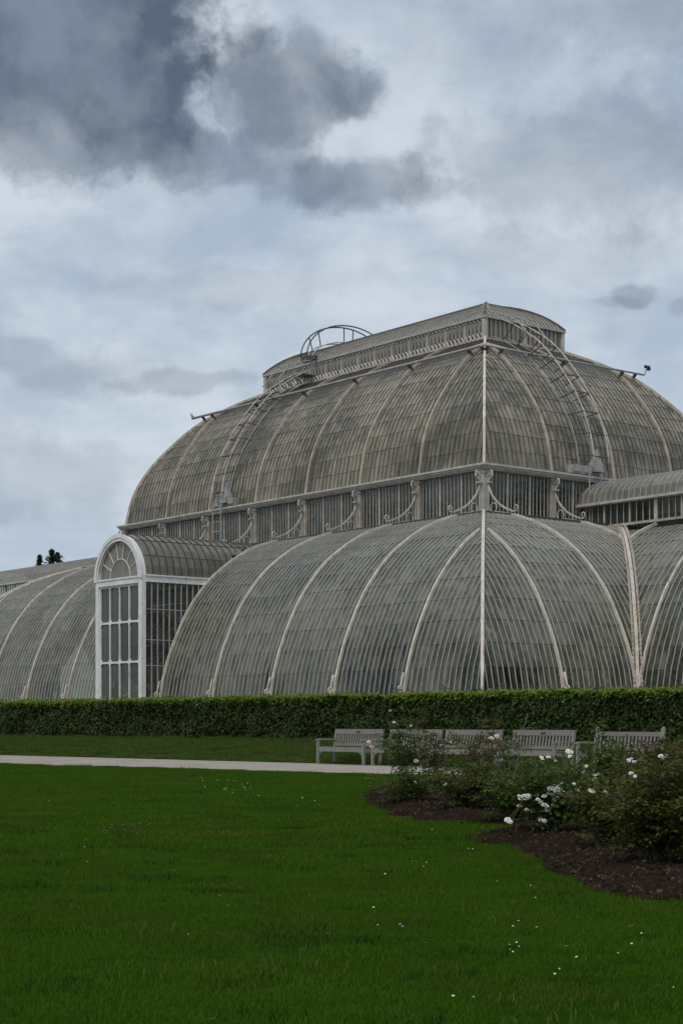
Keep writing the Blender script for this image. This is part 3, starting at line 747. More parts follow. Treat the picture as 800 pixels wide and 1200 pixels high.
# fanlight
fr_o = ring_i; fr_i = fr_o * .50; zc = P_SPRING + .09
def fpt(r, t, x): return Vector((x, PYC + r * math.cos(t), zc + r * math.sin(t) * 1.0))
fb = MB(); fb.tube([fpt(fr_i, math.pi * k / 20, P_FRONT + .05) for k in range(21)], .020, 6); fb.build('fan_arch', M['white'], porch)
for k in range(1, 7):
    t = math.pi * k / 7; s = MB(); s.bar(fpt(fr_i, t, P_FRONT + .05), fpt(fr_o - .02, t, P_FRONT + .05), .026, .03, 0, (1, 0, 0)); s.build('fan_bar', M['white'], porch)
for k in range(7):
    t0, t1 = math.pi * k / 7, math.pi * (k + 1) / 7; ts = [t0 + (t1 - t0) * j / 4 for j in range(5)]
    p = MB(); p.poly([fpt(fr_o, t, P_FRONT + .07) for t in ts] + [fpt(fr_i, t, P_FRONT + .07) for t in reversed(ts)]); p.build('pane', M['glass_wing'], porch)
p = MB(); p.poly([fpt(fr_i, math.pi * k / 16, P_FRONT + .072) for k in range(17)]); p.build('pane', M['glass_wing'], porch)
# porch side walls and vault
pbars = MB(); sw = MB(); vg = MB(); vb = MB()
for s in (-1, 1):
    y = PYC + s * (PHW - .03); xs_ = [P_FRONT + .16 + .285 * k for k in range(12)]
    for a, b in zip(xs_, xs_[1:]):
        zlo = PB if a < 0 else max(hroof(max(a, 0)) - .2, PB); zt = P_SPRING - .16
        zs = [zlo] + [z for z in (1.0 + E_, 2.3 + E_, 3.35 + E_, 4.6 + E_) if z > zlo + .2] + [zt]
        if zlo > zt: continue
        for z0, z1 in zip(zs, zs[1:]):
            j = random.uniform(-.006, .006); sw.poly([(a, y + j, z0), (b, y - j, z0), (b, y - j, z1), (a, y + j, z1)])
            if z1 < zt: pbars.bar((a, y + s * .01, z1), (b, y + s * .01, z1), .03, .03)
        pbars.bar((b, y + s * .02, zlo), (b, y + s * .02, zt), .038, .05)
sw.build('side_glazing', M['glass_clear'], porch, kind='stuff'); pbars.build('side_bars', M['bar_pale'], porch, kind='stuff')
nx = 22; xs_ = [P_FRONT + .16 + .345 * k for k in range(nx)]; nar = 14
for a, b in zip(xs_, xs_[1:]):
    for k in range(nar):
        t0, t1 = math.pi * k / nar, math.pi * (k + 1) / nar; zm = P_SPRING + .1 + PHW * math.sin((t0 + t1) / 2)
        if a > (iroof(zm) if zm < PLf[-1][1] else 7.3): continue
        vg.poly([(a, PYC + PHW * math.cos(t0), P_SPRING + .12 + PHW * math.sin(t0)), (b, PYC + PHW * math.cos(t0), P_SPRING + .12 + PHW * math.sin(t0)),
                 (b, PYC + PHW * math.cos(t1), P_SPRING + .12 + PHW * math.sin(t1)), (a, PYC + PHW * math.cos(t1), P_SPRING + .12 + PHW * math.sin(t1))])
    for sgn in (0, 1):
        run = []
        for k in range(11):
            t = math.pi / 2 * (1 - k / 10); t = t if sgn == 0 else math.pi - t
            z = P_SPRING + .12 + PHW * math.sin(t)
            if b < (iroof(z) if z < PLf[-1][1] else 7.3): run.append((b, PYC + PHW * math.cos(t), z))
            else: break
        if len(run) > 1: vb.sweep(run, (1, 0, 0), .016, .0, .035, 0, (b, PYC, P_SPRING))
for t in (.30, .62):                                   # purlins
    for sg in (1, -1):
        th = math.pi / 2 - sg * (math.pi / 2 - math.pi * t / 2) ; z = P_SPRING + .12 + PHW * math.sin(th); xe = (iroof(z) if z < PLf[-1][1] else 7.2)
        vb.bar((P_FRONT + .15, PYC + (PHW + .005) * math.cos(th), z), (xe, PYC + (PHW + .005) * math.cos(th), z), .025, .025)
vg.build('vault_glazing', M['glass_wing'], porch, kind='stuff'); vb.build('vault_bars', M['bar_brown'], porch, kind='stuff')

# ---- plinth, and everything collected on the way
pl_ = MB()
for c, h in (((-.02, U / 2, 0), (.22, U / 2 + .2, 0)), ((VW / 2, -.02, 0), (VW / 2 + .1, .22, 0)), ((VW - .02, -2.5 * B, 0), (.22, 2.5 * B - .22, 0)), ((VW - .02, U + 2.5 * B, 0), (.22, 2.5 * B, 0)), ((V, U / 2, 0), (.22, U / 2, 0))):
    pl_.box((c[0], c[1], (.5 + BASE) / 2), (h[0], h[1], (BASE - .5) / 2))
pl_.build('plinth', M['stone'], house)
fl = MB(); fl.box((V / 2, U / 2, .69), (V / 2 - .3, U / 2 - .3, .05)); fl.box((V / 2, -2.5 * B, .685), (VW - .3, 2.5 * B, .04)); fl.box((V / 2, U + 2.5 * B, .685), (VW - .3, 2.5 * B, .04)); fl.build('floor', M['inner'], house)
mull.build('mullions', M['gutter'], house, kind='stuff')
bars['pale'].build('glazing_bars', M['bar_pale'], house, kind='stuff')
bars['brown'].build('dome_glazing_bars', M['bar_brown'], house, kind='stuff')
laps.build('lap_bars', M['lap'], house, kind='stuff')
def parea(pts):
    q = [proj(to_world(p.x, p.y, p.z)) for p in pts]
    ys = [b for a, b in q]; xs = [a for a, b in q]
    if min(xs) < 0 or max(xs) > 800 or max(ys) > 806: return 0
    return abs(sum(q[i][0] * q[(i + 1) % len(q)][1] - q[(i + 1) % len(q)][0] * q[i][1] for i in range(len(q)))) / 2
order = sorted(range(len(PANES)), key=lambda k: -(parea(PANES[k][0]) if PANES[k][2] else 0))
single = set(order[:276])
keys = ['glass_low', 'glass_up', 'glass_panel', 'glass_clear', 'glass_wing', 'glass_rear', 'glass_lantern']; gz = MB()
for k, (pts, mat, _) in enumerate(PANES):
    if k in single:
        p = MB(); p.poly(pts); p.build('pane', M[mat], house)
    else: gz.poly(pts, keys.index(mat))
gz.build('glazing', [M[k] for k in keys], house, kind='stuff')

# ------------------------------------------------------------------ maintenance ladders on the dome
def dome_pts(i0, i1, off, n=22):
    run = [(i, z) for i, z in PUf if i0 <= i <= i1]; out = []
    for k, (i, z) in enumerate(run):
        a = run[max(k - 1, 0)]; b = run[min(k + 1, len(run) - 1)]; t = Vector((b[0] - a[0], b[1] - a[1])).normalized()
        out.append((i - t[1] * off, z + t[0] * off))
    return out
def gantry(label, mp, w, width, outer, inner, hoop):
    g = thing('roof_ladder', label, 'roof ladder', to_world(*mp(w, 7.3, 0)[:2], 9.95 + E_), ANG)
    org = mp(w, 7.3, 9.95 + E_)
    L = lambda p: Vector(p) - org
    for s in (-.5, .5):
        for o, r in ((outer, .034), (inner, .026)):
            m = MB(); m.tube([L(mp(w + s * width, i, z)) for i, z in dome_pts(7.5, 12.3, o)], r, 6); m.build('stringer', M['gutter' if o == outer else 'steel'], g, smooth=True)
    po, pi = dome_pts(7.5, 12.3, outer), dome_pts(7.5, 12.3, inner)
    for k in range(1, len(po) - 1, 3):
        m = MB(); m.bar(L(mp(w - width * .62, *po[k])), L(mp(w + width * .62, *po[k])), .045, .045)
        m.build('rung', M['darksteel'], g)
        for s in (-.5, .5):
            m = MB(); m.bar(L(mp(w + s * width, *po[k])), L(mp(w + s * width, *pi[min(k + 1, len(pi) - 1)])), .035, .035); m.build('strut', M['darksteel'], g)
    # carriage on the gutter
    m = MB(); m.box(L(mp(w - .15, 7.35, 10.16 + E_)), (.22, .22, .16) if False else (.20, .20, .14)); m.box(L(mp(w - .75, 7.35, 10.16 + E_)), (.20, .20, .14)); m.box(L(mp(w + .45, 7.35, 10.10 + E_)), (.18, .18, .10))
    a = mp(w - 1.05, 7.30, 10.0 + E_); b = mp(w + .75, 7.30, 10.0 + E_); m.bar(L(a), L(b), .14, .09); m.build('carriage', M['steel'], g)
    m = MB()                                            # tapering hopper
    for (h0, r0), (h1, r1) in zip([(10.08, .22), (10.4, .20), (10.85, .07), (11.0, .04)], [(10.4, .20), (10.85, .07), (11.0, .04), (11.02, .0)]):
        c = [(-1, -1), (1, -1), (1, 1), (-1, 1)]
        for k in range(4):
            (x0, y0), (x1, y1) = c[k], c[(k + 1) % 4]; wc = w + .42 * (1 if mp is near_end else -1) * .9
            m.poly([L(mp(wc + x0 * r0, 7.25 + y0 * r0, h0 + E_)), L(mp(wc + x1 * r0, 7.25 + y1 * r0, h0 + E_)), L(mp(wc + x1 * r1, 7.25 + y1 * r1, h1 + E_)), L(mp(wc + x0 * r1, 7.25 + y0 * r1, h1 + E_))])
    m.build('hopper', M['steel'], g)
    for s in (-.55, .55):                               # hanging ladder below the gutter
        m = MB(); m.tube([L(mp(w + s * .6, 6.95, 10.0 + E_)), L(mp(w + s * .6, 6.95, 8.05 + E_))], .03, 6); m.build('hanging_stile', M['steel'], g)
    for z in (8.35, 8.8, 9.25, 9.65):
        m = MB(); m.bar(L(mp(w - .33, 6.95, z + E_)), L(mp(w + .33, 6.95, z + E_)), .03, .03); m.build('rung', M['steel'], g)
    # guard rail round the top landing
    if hoop: pl = MB(); pl.box(L(mp(w, 12.0, 16.65 + E_)), (.45, .45, .025)); pl.build('landing', M['steel'], g)
    for s in (-.55, .55):
        m = MB(); m.tube([L(mp(w + s * width * 1.1, 9.9, 15.9 + E_)), L(mp(w + s * width * 1.1, 10.6, 16.7 + E_)), L(mp(w + s * width * 1.1, 11.4, 17.15 + E_)), L(mp(w + s * width * 1.1, 12.1, 17.3 + E_))], .028, 6); m.build('guard_rail', M['steel'], g)
    if hoop:
        for s in (-.24, .24):
            for r, top, rad in ((0, 1.80, .034), (1, 1.82, .028)):
                m = MB(); pts = []
                for k in range(25):
                    th = math.pi * k / 24; hw = LH + (.42 if r == 0 else .18)
                    pts.append(L((V / 2 - hw * math.cos(th), w + s, 17.55 + E_ - .1 * r + top * math.sin(th))))
                if r == 0: m.tube(pts, rad, 6); m.build('hoop', M['darksteel'], g, smooth=True)
            for th in (35, 52, 88, 100, 128, 145):
                t = R(th); hw = LH + .42; a = (V / 2 - hw * math.cos(t), w + s, 17.55 + E_ + 1.80 * math.sin(t)); b = (V / 2 - (hw - .25) * math.cos(t), w + s, 17.3 + E_ + 1.22 * math.sin(t))
                if s > 0: m = MB(); m.bar(L(a), L(b), .04, .04); m.build('hoop_post', M['darksteel'], g)
            m = MB(); m.tube([L((V / 2 - (LH + .17) * math.cos(math.pi * k / 24), w + s, 17.3 + E_ + 1.22 * math.sin(math.pi * k / 24))) for k in range(25)], .03, 6); m.build('hoop_foot_rail', M['gutter'], g, smooth=True)
        for k in range(4):
            m = MB(); m.box(L((LV0 - .25 + .1 * k, w - .6 + .4 * k, 17.42 + E_ + .06 * k)), (.10, .13, .10)); m.build('trolley', M['darksteel'], g)
    return g
gantry('curved ladder on the left side of the dome, with hoops over the lantern', front, 25.2, .80, .62, .16, True)
gantry('bright curved ladder on the right end of the dome, without hoops', near_end, 13.05, .85, .95, .16, False)

# small camera / weather head on the rail end
cp = to_world(V - RI + .55, KU * RI - off, rz_)
wc = thing('rail_camera', 'small dark camera on a bent arm at the right end of the dome rail', 'camera', cp, ANG)
m = MB(); m.tube([(0, 0, 0), (.07, 0, .06), (.10, 0, .22), (.18, 0, .32)], .032, 6); m.build('arm', M['steel'], wc)
m = MB(); m.box((.20, 0, .38), (.13, .06, .05)); m.box((.30, 0, .30), (.05, .07, .06)); m.box((.08, 0, .40), (.04, .04, .04)); m.build('housing', M['black'], wc)
m = MB(); m.tube([(.33, 0, .38), (.38, 0, .38)], .035, 8); m.build('lens', M['darksteel'], wc)

# ------------------------------------------------------------------ palms inside
def palm_tree(v, u, h, seed):
    rnd = random.Random(seed)
    p = thing('palm_tree', 'green palm growing inside, dimly seen through the dirty glass', 'palm', to_world(v, u, .74), 0, 'palms inside the glasshouse')
    t = MB(); lean = Vector((rnd.uniform(-.3, .3), rnd.uniform(-.3, .3), 0))
    t.tube([Vector((0, 0, h * k / 5)) + lean * (k / 5) ** 2 for k in range(6)], .18, 8, r1=.11); t.build('trunk', M['bark'], p)
    c = MB(); top = Vector((0, 0, h)) + lean
    for k in range(26):
        az = rnd.uniform(0, 6.283); el = rnd.uniform(.1, 1.2); Lf = rnd.uniform(1.8, 3.0); d = Vector((math.cos(az), math.sin(az), 0)); prev = top
        pts = [top + d * (Lf * s * math.cos(el * (1 - .3 * s))) + Vector((0, 0, Lf * (s * math.sin(el) - .75 * s * s))) for s in [j / 8 for j in range(9)]]
        side = Vector((-d.y, d.x, 0))
        for j in range(1, 9):
            for sg in (-1, 1):
                b = pts[j]; tip = b + side * sg * .5 * (1 - abs(j / 8 - .5)) + (pts[j] - pts[j - 1]) * .6 - Vector((0, 0, .15)); w_ = (pts[j] - pts[j - 1]) * .42
                c.poly([b - w_, b + w_, tip])
    c.build('crown', M['palm'], p)
rp = random.Random(5)
for k, (v_, u_, h_) in enumerate([(3.2, 8.5, 3.0), (3.4, 12.5, 3.6), (5.5, 5.5, 4.4), (7.5, 9.5, 5.0), (4.0, 17, 3.6), (6.5, 15, 5.4), (9.5, 13, 8.6), (11, 18, 9.6), (10, 24, 9.0), (3.6, 26, 3.4),
                                  (6, 30, 5), (9, 9.5, 8.4), (12, 10.5, 8.2), (14.5, 12, 10), (5, 3.8, 3.2), (8, 4.0, 3.6), (10.2, 1.0, 3.2), (11, -5, 3.4), (3.0, 5.3, 2.4), (14, 16, 9.5)]):
    palm_tree(v_, u_, h_, k)

# ------------------------------------------------------------------ ground
m = MB(); m.poly([(-900, -60, 0), (900, -60, 0), (900, 1500, 0), (-900, 1500, 0)]); m.build('lawn', M['lawn'], kind='structure')
def strip(name, pts, mat, z): m = MB(); m.poly([(p.x, p.y, z) for p in pts]); return m.build(name, mat, kind='structure')
pf0, pf1 = gpx(0, 885.3), gpx(375, 895.3); pn0, pn1 = gpx(0, 895.8), gpx(450, 908.5)
df = (pf1 - pf0).normalized(); dn = (pn1 - pn0).normalized()
farL, farR = pf0 - df * 45, pf1 + df * 26; nearL, nearR = pn0 - dn * 45, pn1 + dn * 20
mb = MB(); n = 160; rr = random.Random(3)
pa = [nearL.lerp(nearR, k / n) + Vector((0, rr.uniform(-.12, .12) , 0)) for k in range(n + 1)]; pb = [farL.lerp(farR, k / n) + Vector((0, rr.uniform(-.06, .06), 0)) for k in range(n + 1)]
for k in range(n): mb.poly([(*pa[k].xy, .006), (*pa[k + 1].xy, .006), (*pb[k + 1].xy, .006), (*pb[k].xy, .006)])
mb.build('path', M['path'], kind='structure')
# grass bank rising from the far edge of the path to the hedge, and the terrace behind
HV = -5.5; HB = .60
mb = MB(); us = np.linspace(-22, 62, 120); nr = 9
def bankp(u, t):
    a = to_local(*(farL.lerp(farR, 0)).xy); b = to_local(*farR.xy)
    ve = a[0] + (b[0] - a[0]) * (u - a[1]) / (b[1] - a[1]); ve = min(ve, -8.3)
    v_ = ve + (HV + .35 - ve) * t; z = HB * (t * t * (3 - 2 * t)) + .012 + .035 * mnoise.noise(Vector((u * .8, v_ * .8, 0))) * min(1, 4 * t)
    return to_world(v_, u, z)
for a, b in zip(us, us[1:]):
    for k in range(nr): mb.poly([bankp(a, k / nr), bankp(b, k / nr), bankp(b, (k + 1) / nr), bankp(a, (k + 1) / nr)])
mb.build('bank', M['bank'], kind='structure')
mb = MB(); mb.poly([to_world(HV + .3, -22, HB + .02), to_world(60, -22, HB + .02), to_world(60, 90, HB + .02), to_world(HV + .3, 90, HB + .02)]); mb.build('terrace', M['terrace'], kind='structure')

# grass: blade tufts scattered with geometry nodes
def tuft(name, size, nb, h0, h1, w, mat):
    m = MB(); rn = random.Random(hash(name) % 1000 if False else nb)
    for _ in range(nb):
        x, y = rn.uniform(-size, size) / 2, rn.uniform(-size, size) / 2; a = rn.uniform(0, 6.28); h = rn.uniform(h0, h1); d = Vector((math.cos(a), math.sin(a), 0)) * (w / 2)
        l = Vector((rn.uniform(-1, 1), rn.uniform(-1, 1), 0)) * h * .65
        b = Vector((x, y, -.004)); m.v += [tuple(b - d), tuple(b + d), tuple(b + l * .4 + d * .8 + Vector((0, 0, h * .6))), tuple(b + l * .4 - d * .8 + Vector((0, 0, h * .6))), tuple(b + l + Vector((0, 0, h)))]
        n0 = len(m.v) - 5; m.f += [(n0, n0 + 1, n0 + 2, n0 + 3), (n0 + 3, n0 + 2, n0 + 4)]; m.m += [0, 0]
    me = bpy.data.meshes.new(name); me.from_pydata(m.v, [], m.f); me.materials.append(mat); return bpy.data.objects.new(name, me)
def scatter(name, base_mb, inst, dens, seed):
    me = bpy.data.meshes.new(name); me.from_pydata(base_mb.v, [], base_mb.f); o = bpy.data.objects.new(name, me); COL.objects.link(o); o['kind'] = 'stuff'
    g = bpy.data.node_groups.new(name, 'GeometryNodeTree'); g.interface.new_socket('Geometry', in_out='INPUT', socket_type='NodeSocketGeometry'); g.interface.new_socket('Geometry', in_out='OUTPUT', socket_type='NodeSocketGeometry')
    gi = g.nodes.new('NodeGroupInput'); go = g.nodes.new('NodeGroupOutput')
    ds = g.nodes.new('GeometryNodeDistributePointsOnFaces'); ds.inputs['Density'].default_value = dens; ds.inputs['Seed'].default_value = seed
    ob = g.nodes.new('GeometryNodeObjectInfo'); ob.inputs[0].default_value = inst; ob.inputs['As Instance'].default_value = True
    ip = g.nodes.new('GeometryNodeInstanceOnPoints')
    rz = g.nodes.new('FunctionNodeRandomValue'); rz.data_type = 'FLOAT_VECTOR'; rz.inputs[0].default_value = (-.03, -.03, 0); rz.inputs[1].default_value = (.03, .03, 6.283)
    rs = g.nodes.new('FunctionNodeRandomValue'); rs.data_type = 'FLOAT'; rs.inputs[2].default_value = .55; rs.inputs[3].default_value = 1.3
    l = g.links.new; l(gi.outputs[0], ds.inputs[0]); l(ds.outputs['Points'], ip.inputs['Points']); l(ob.outputs['Geometry'], ip.inputs['Instance']); l(rz.outputs[0], ip.inputs['Rotation']); l(rs.outputs[1], ip.inputs['Scale']); l(ip.outputs[0], go.inputs[0])
    md = o.modifiers.new('scatter', 'NODES'); md.node_group = g; return o

# ---- rose bed outline
bed_px = [(418, 936), (430, 943), (455, 955), (488, 965), (520, 966), (556, 964), (600, 969), (572, 977), (543, 983), (560, 988), (588, 990), (612, 999), (640, 1015), (668, 1032), (700, 1046), (740, 1053), (800, 1056), (900, 1060)]
bed = [gpx(*p) for p in bed_px] + [Vector((4.2, 12.6, 0)), Vector((5.6, 21, 0)), Vector((6.6, 30, 0)), gpx(700, 911), gpx(560, 914), gpx(470, 919), gpx(436, 926)]
def inside(x, y, poly):
    c = False; j = len(poly) - 1
    for i in range(len(poly)):
        a, b = poly[i], poly[j]
        if (a.y > y) != (b.y > y) and x < (b.x - a.x) * (y - a.y) / (b.y - a.y) + a.x: c = not c
        j = i
    return c
bed_s = []
for a, b in zip(bed, bed[1:] + bed[:1]):
    for k in range(6):
        p = a.lerp(b, k / 6); bed_s.append(p + Vector((mnoise.noise(p * 2.3), mnoise.noise(p * 2.3 + Vector((9, 0, 0))) * 1.5, 0)) * .07)
def edge_dist(x, y):
    return min(math.hypot(p.x - x, (p.y - y) * .7) for p in bed_s)
gs = .16; mb = MB(); idx = {}
xs = np.arange(-.5, 9, gs); ys = np.arange(10, 36, gs * 1.5)
def soil_z(x, y): return .010 + .085 * min(edge_dist(x, y) / .5, 1) + .035 * mnoise.noise(Vector((x * 3, y * 3, 1))) + .02 * mnoise.noise(Vector((x * 9, y * 9, 1)))
bmx = bmesh.new(); vs = [bmx.verts.new((p.x, p.y, .0)) for p in bed_s]
fc = bmx.faces.new(vs)
bmesh.ops.triangulate(bmx, faces=[fc])
for it in range(5):
    ed = [e for e in bmx.edges if e.calc_length() > (.30 if min(e.verts[0].co.y, e.verts[1].co.y) < 20 else .6)]
    if ed: bmesh.ops.subdivide_edges(bmx, edges=ed, cuts=1); bmesh.ops.triangulate(bmx, faces=[f for f in bmx.faces if len(f.verts) > 3])
for v_ in bmx.verts: v_.co.z = .008 if v_.is_boundary else max(soil_z(v_.co.x, v_.co.y), .009)
me = bpy.data.meshes.new('flower_bed'); bmesh.ops.recalc_face_normals(bmx, faces=bmx.faces); bmx.to_mesh(me); bmx.free(); me.materials.append(M['soil'])
fbed = bpy.data.objects.new('flower_bed', me); COL.objects.link(fbed); fbed['kind'] = 'structure'
# mulch chips
mb = MB(); rn = random.Random(11); cnt = 0
while cnt < 10000:
    y = 10.3 + 19 * rn.random() ** 1.5; x = rn.uniform(-.2, .215 * y + .5)
    if not inside(x, y, bed_s): continue
    cnt += 1; z = soil_z(x, y) + .008; s = rn.uniform(.004, .011); a = rn.uniform(0, 6.28)
    d = Vector((math.cos(a), math.sin(a), rn.uniform(-.4, .4))) * s * rn.uniform(1, 2.2); e = Vector((-math.sin(a), math.cos(a), rn.uniform(-.3, .3))) * s * .6
    c = Vector((x, y, z)); q = [c - d - e, c + d - e * .6, c + d * .8 + e, c - d * .9 + e * .7]; up = Vector((0, 0, .008))
    n0 = len(mb.v); mb.v += [tuple(p - up) for p in q] + [tuple(p + up) for p in q]
    for f in ((4, 5, 6, 7), (0, 1, 5, 4), (1, 2, 6, 5), (2, 3, 7, 6), (3, 0, 4, 7)): mb.f.append(tuple(n0 + i for i in f)); mb.m.append(0)
mb.build('mulch', M['mulch'], kind='stuff')

# lawn cells for the grass (outside bed and path)
def lawn_cells(y0, y1, cell):
    m = MB(); y = y0
    while y < y1:
        xm = .2 * y + 1.8; x = -xm
        while x < xm:
            cx_, cy_ = x + cell / 2, y + cell / 2
            t = (cx_ - pn0.x) / (pn1.x - pn0.x); ylim = pn0.y + (pn1.y - pn0.y) * t
            if cy_ < ylim - .05 and not inside(cx_, cy_, bed_s): m.poly([(x, y, 0), (x + cell, y, 0), (x + cell, y + cell, 0), (x, y + cell, 0)])
            x += cell
        y += cell
    return m
t_fine = tuft('grass_tuft_fine', .34, 360, .014, .034, .0034, M['grass']); t_mid = tuft('grass_tuft_mid', .7, 520, .02, .046, .007, M['grass'])
t_bank = tuft('grass_tuft_bank', .8, 420, .03, .10, .009, M['bank_grass'])
scatter('grass', lawn_cells(5.2, 15, .12), t_fine, 34, 1)
M['grass_dark'] = leaf_mat('grass_blade_coarse', [(.012, .040, .004), (.022, .066, .006), (.036, .080, .010)], .6, .3, .1)
M['grass_dry'] = leaf_mat('grass_blade_dry', [(.075, .105, .010), (.115, .130, .022), (.17, .155, .05)], .6, .3, .1)
scatter('coarse_grass', lawn_cells(5.2, 46, .3), tuft('grass_tuft_coarse', .30, 70, .025, .060, .006, M['grass_dark']), 1.6, 5)
scatter('dry_grass', lawn_cells(5.2, 46, .3), tuft('grass_tuft_dry', .42, 50, .02, .046, .0045, M['grass_dry']), 1.5, 6)
scatter('far_grass', lawn_cells(15.1, 50, .16), t_mid, 11, 2)
bm_ = MB()
for a, b in zip(us, us[1:]):
    if a < 34: bm_.poly([bankp(a, .02), bankp(b, .02), bankp(b, .55), bankp(a, .55)]); bm_.poly([bankp(a, .55), bankp(b, .55), bankp(b, 1), bankp(a, 1)])
scatter('bank_grass', bm_, t_bank, 5, 3)

# daisies and fallen bits on the lawn
mb = MB(); rn = random.Random(21)
def daisy(p, s):
    n0 = len(mb.v); c = Vector((p.x, p.y, .036)); tilt = Vector((rn.uniform(-.3, .3), rn.uniform(-.5, .1), 1)).normalized(); ax = tilt.orthogonal().normalized(); ay = tilt.cross(ax)
    for k in range(9):
        a = 2 * math.pi * k / 9; r = ax * math.cos(a) + ay * math.sin(a); q = ax * -math.sin(a) + ay * math.cos(a)
        mb.poly([c + r * s * .3 - q * s * .12, c + r * s - q * s * .26, c + r * s * 1.08, c + r * s + q * s * .26, c + r * s * .3 + q * s * .12], 0)
    mb.poly([c + tilt * .004 + (ax * math.cos(k * 1.047) + ay * math.sin(k * 1.047)) * s * .34 for k in range(6)], 1)
    mb.poly([c, c + Vector((.0015, 0, 0)), Vector((p.x, p.y, 0))], 2)
spots = [(230, 919, 9), (282, 928, 30), (352, 943, 16), (225, 924, 8), (290, 921, 9), (510, 978, 7), (487, 1015, 9), (570, 1000, 6), (458, 1027, 5), (450, 1090, 7), (612, 1121, 12), (660, 1141, 8), (535, 1181, 5), (603, 1089, 6), (636, 1097, 3), (170, 940, 6), (60, 945, 3), (745, 1110, 5), (700, 1130, 4), (420, 1075, 2), (178, 1014, 1), (115, 1069, 1), (260, 1074, 2), (226, 1100, 2), (380, 1103, 3), (785, 1164, 2), (640, 1060, 5), (600, 1040, 5), (395, 960, 8), (320, 1010, 5), (90, 1000, 4)]
for x, y, n in spots:
    for _ in range(int(n * .4 + .4)):
        px, py = x + rn.gauss(0, 13), y + rn.gauss(0, 4.5)
        g = gpx(px, max(py, 914))
        if not inside(g.x, g.y, bed_s): daisy(g, rn.uniform(.0036, .0062) * (1 + max(0, g.y - 9) / 20))
mb.build('daisies', [M['petal_white'], M['stamen'], M['cane_green']], kind='stuff')
mb = MB()
for _ in range(70):
    y = 6 + 34 * rn.random() ** 1.4; x = rn.uniform(-.2 * y, .2 * y)
    if inside(x, y, bed_s) or y > 40: continue
    c = Vector((x, y, .035)); a = rn.uniform(0, 6.28); s = rn.uniform(.010, .022); d = Vector((math.cos(a), math.sin(a), rn.uniform(-.2, .4))) * s; e = Vector((-math.sin(a), math.cos(a), rn.uniform(-.3, .3))) * s * .55
    mb.poly([c - d, c - d * .2 - e, c + d * .6 - e * .7, c + d * 1.2, c + d * .5 + e * .8, c - d * .3 + e])
c0 = gpx(148, 974)                                    # bare scrape with dead leaves
for _ in range(70):
    c = c0 + Vector((rn.gauss(0, .13), rn.gauss(0, .5), .02 + rn.random() * .02)); a = rn.uniform(0, 6.28); s = rn.uniform(.015, .035); d = Vector((math.cos(a), math.sin(a), rn.uniform(-.3, .3))) * s; e = Vector((-math.sin(a), math.cos(a), .2)) * s * .6
    mb.poly([c - d, c - e, c + d, c + e])
mb.build('fallen_leaves', M['dryleaf'], kind='stuff')

# ------------------------------------------------------------------ hedge
def leaves_mesh(C, N, size, asp, rng, droop=.0):
    """C centres (n,3), N facing normals (n,3): one folded leaf (2 tris) each -> verts, faces"""
    n = len(C); r = rng.normal(size=(n, 3)) * .55; N = N + r; N /= np.linalg.norm(N, axis=1)[:, None] + 1e-9
    A = rng.normal(size=(n, 3)); A -= (A * N).sum(1)[:, None] * N; A /= np.linalg.norm(A, axis=1)[:, None] + 1e-9; Bv = np.cross(N, A)
    s = (size * rng.uniform(.65, 1.3, n))[:, None]
    v0 = C - A * s; v1 = C + Bv * s * asp + N * s * .18; v2 = C + A * s; v3 = C - Bv * s * asp + N * s * .18
    return np.stack([v0, v1, v2, v3], 1).reshape(-1, 3)
def mesh_np(name, Vv, mat, parent, kind=None, tri=True):
    n = len(Vv) // 4; me = bpy.data.meshes.new(name); me.vertices.add(len(Vv)); me.vertices.foreach_set('co', Vv.astype(np.float32).ravel())
    b = np.arange(n) * 4; f = np.stack([b, b + 1, b + 2, b, b + 2, b + 3], 1).ravel()
    me.loops.add(len(f)); me.loops.foreach_set('vertex_index', f.astype(np.int32)); me.polygons.add(2 * n)
    me.polygons.foreach_set('loop_start', (np.arange(2 * n) * 3).astype(np.int32)); me.polygons.foreach_set('loop_total', np.full(2 * n, 3, np.int32))
    me.materials.append(mat); me.update(); me.validate(); o = bpy.data.objects.new(name, me); COL.objects.link(o); o.parent = parent
    if kind: o['kind'] = kind
    return o
rng = np.random.default_rng(4)
hedge = thing('hedge', 'long clipped dark green hedge between the gravel path and the glasshouse', 'hedge', to_world(HV, 0, HB), ANG)
HH, HT, HU0, HU1 = 1.32, 1.3, -19, 31
def bump(u, z): return np.array([.20 * mnoise.noise(Vector((a * .55, b * 1.0, 0))) + .10 * mnoise.noise(Vector((a * 1.6, b * 1.9, 2))) + .07 * mnoise.noise(Vector((a * 3.1, b * 3.1, 5))) for a, b in zip(u, z)])
n1 = 52000; u_ = rng.uniform(HU0, HU1, n1); z_ = rng.uniform(-.02, HH, n1); d_ = np.abs(rng.normal(0, .09, n1))
C1 = np.stack([bump(u_, z_) + d_ + .02 + .10 * np.clip((z_ - HH + .12) / .12, 0, 1), u_, z_], 1); N1 = np.tile([-1., 0, .35], (n1, 1))
n2 = 26000; u2 = rng.uniform(HU0, HU1, n2); v2 = rng.uniform(0.05, HT, n2) ** 1.0; C2 = np.stack([v2, u2, HH + .045 * np.array([mnoise.noise(Vector((a * .7, b, 3))) for a, b in zip(u2, v2)]) - np.abs(rng.normal(0, .04, n2)) + (rng.random(n2) < .05) * rng.uniform(0, .13, n2)], 1); N2 = np.tile([-.35, 0, 1.], (n2, 1))
Vv = np.concatenate([leaves_mesh(C1, N1, .062, .55, rng), leaves_mesh(C2, N2, .06, .5, rng)])
mesh_np('foliage', Vv, M['hedge'], hedge, 'stuff')
n3 = 26000; u3 = rng.uniform(HU0, HU1, n3); e3 = rng.random(n3)      # fresh growth along the top edge, sky light painted into its leaf colour
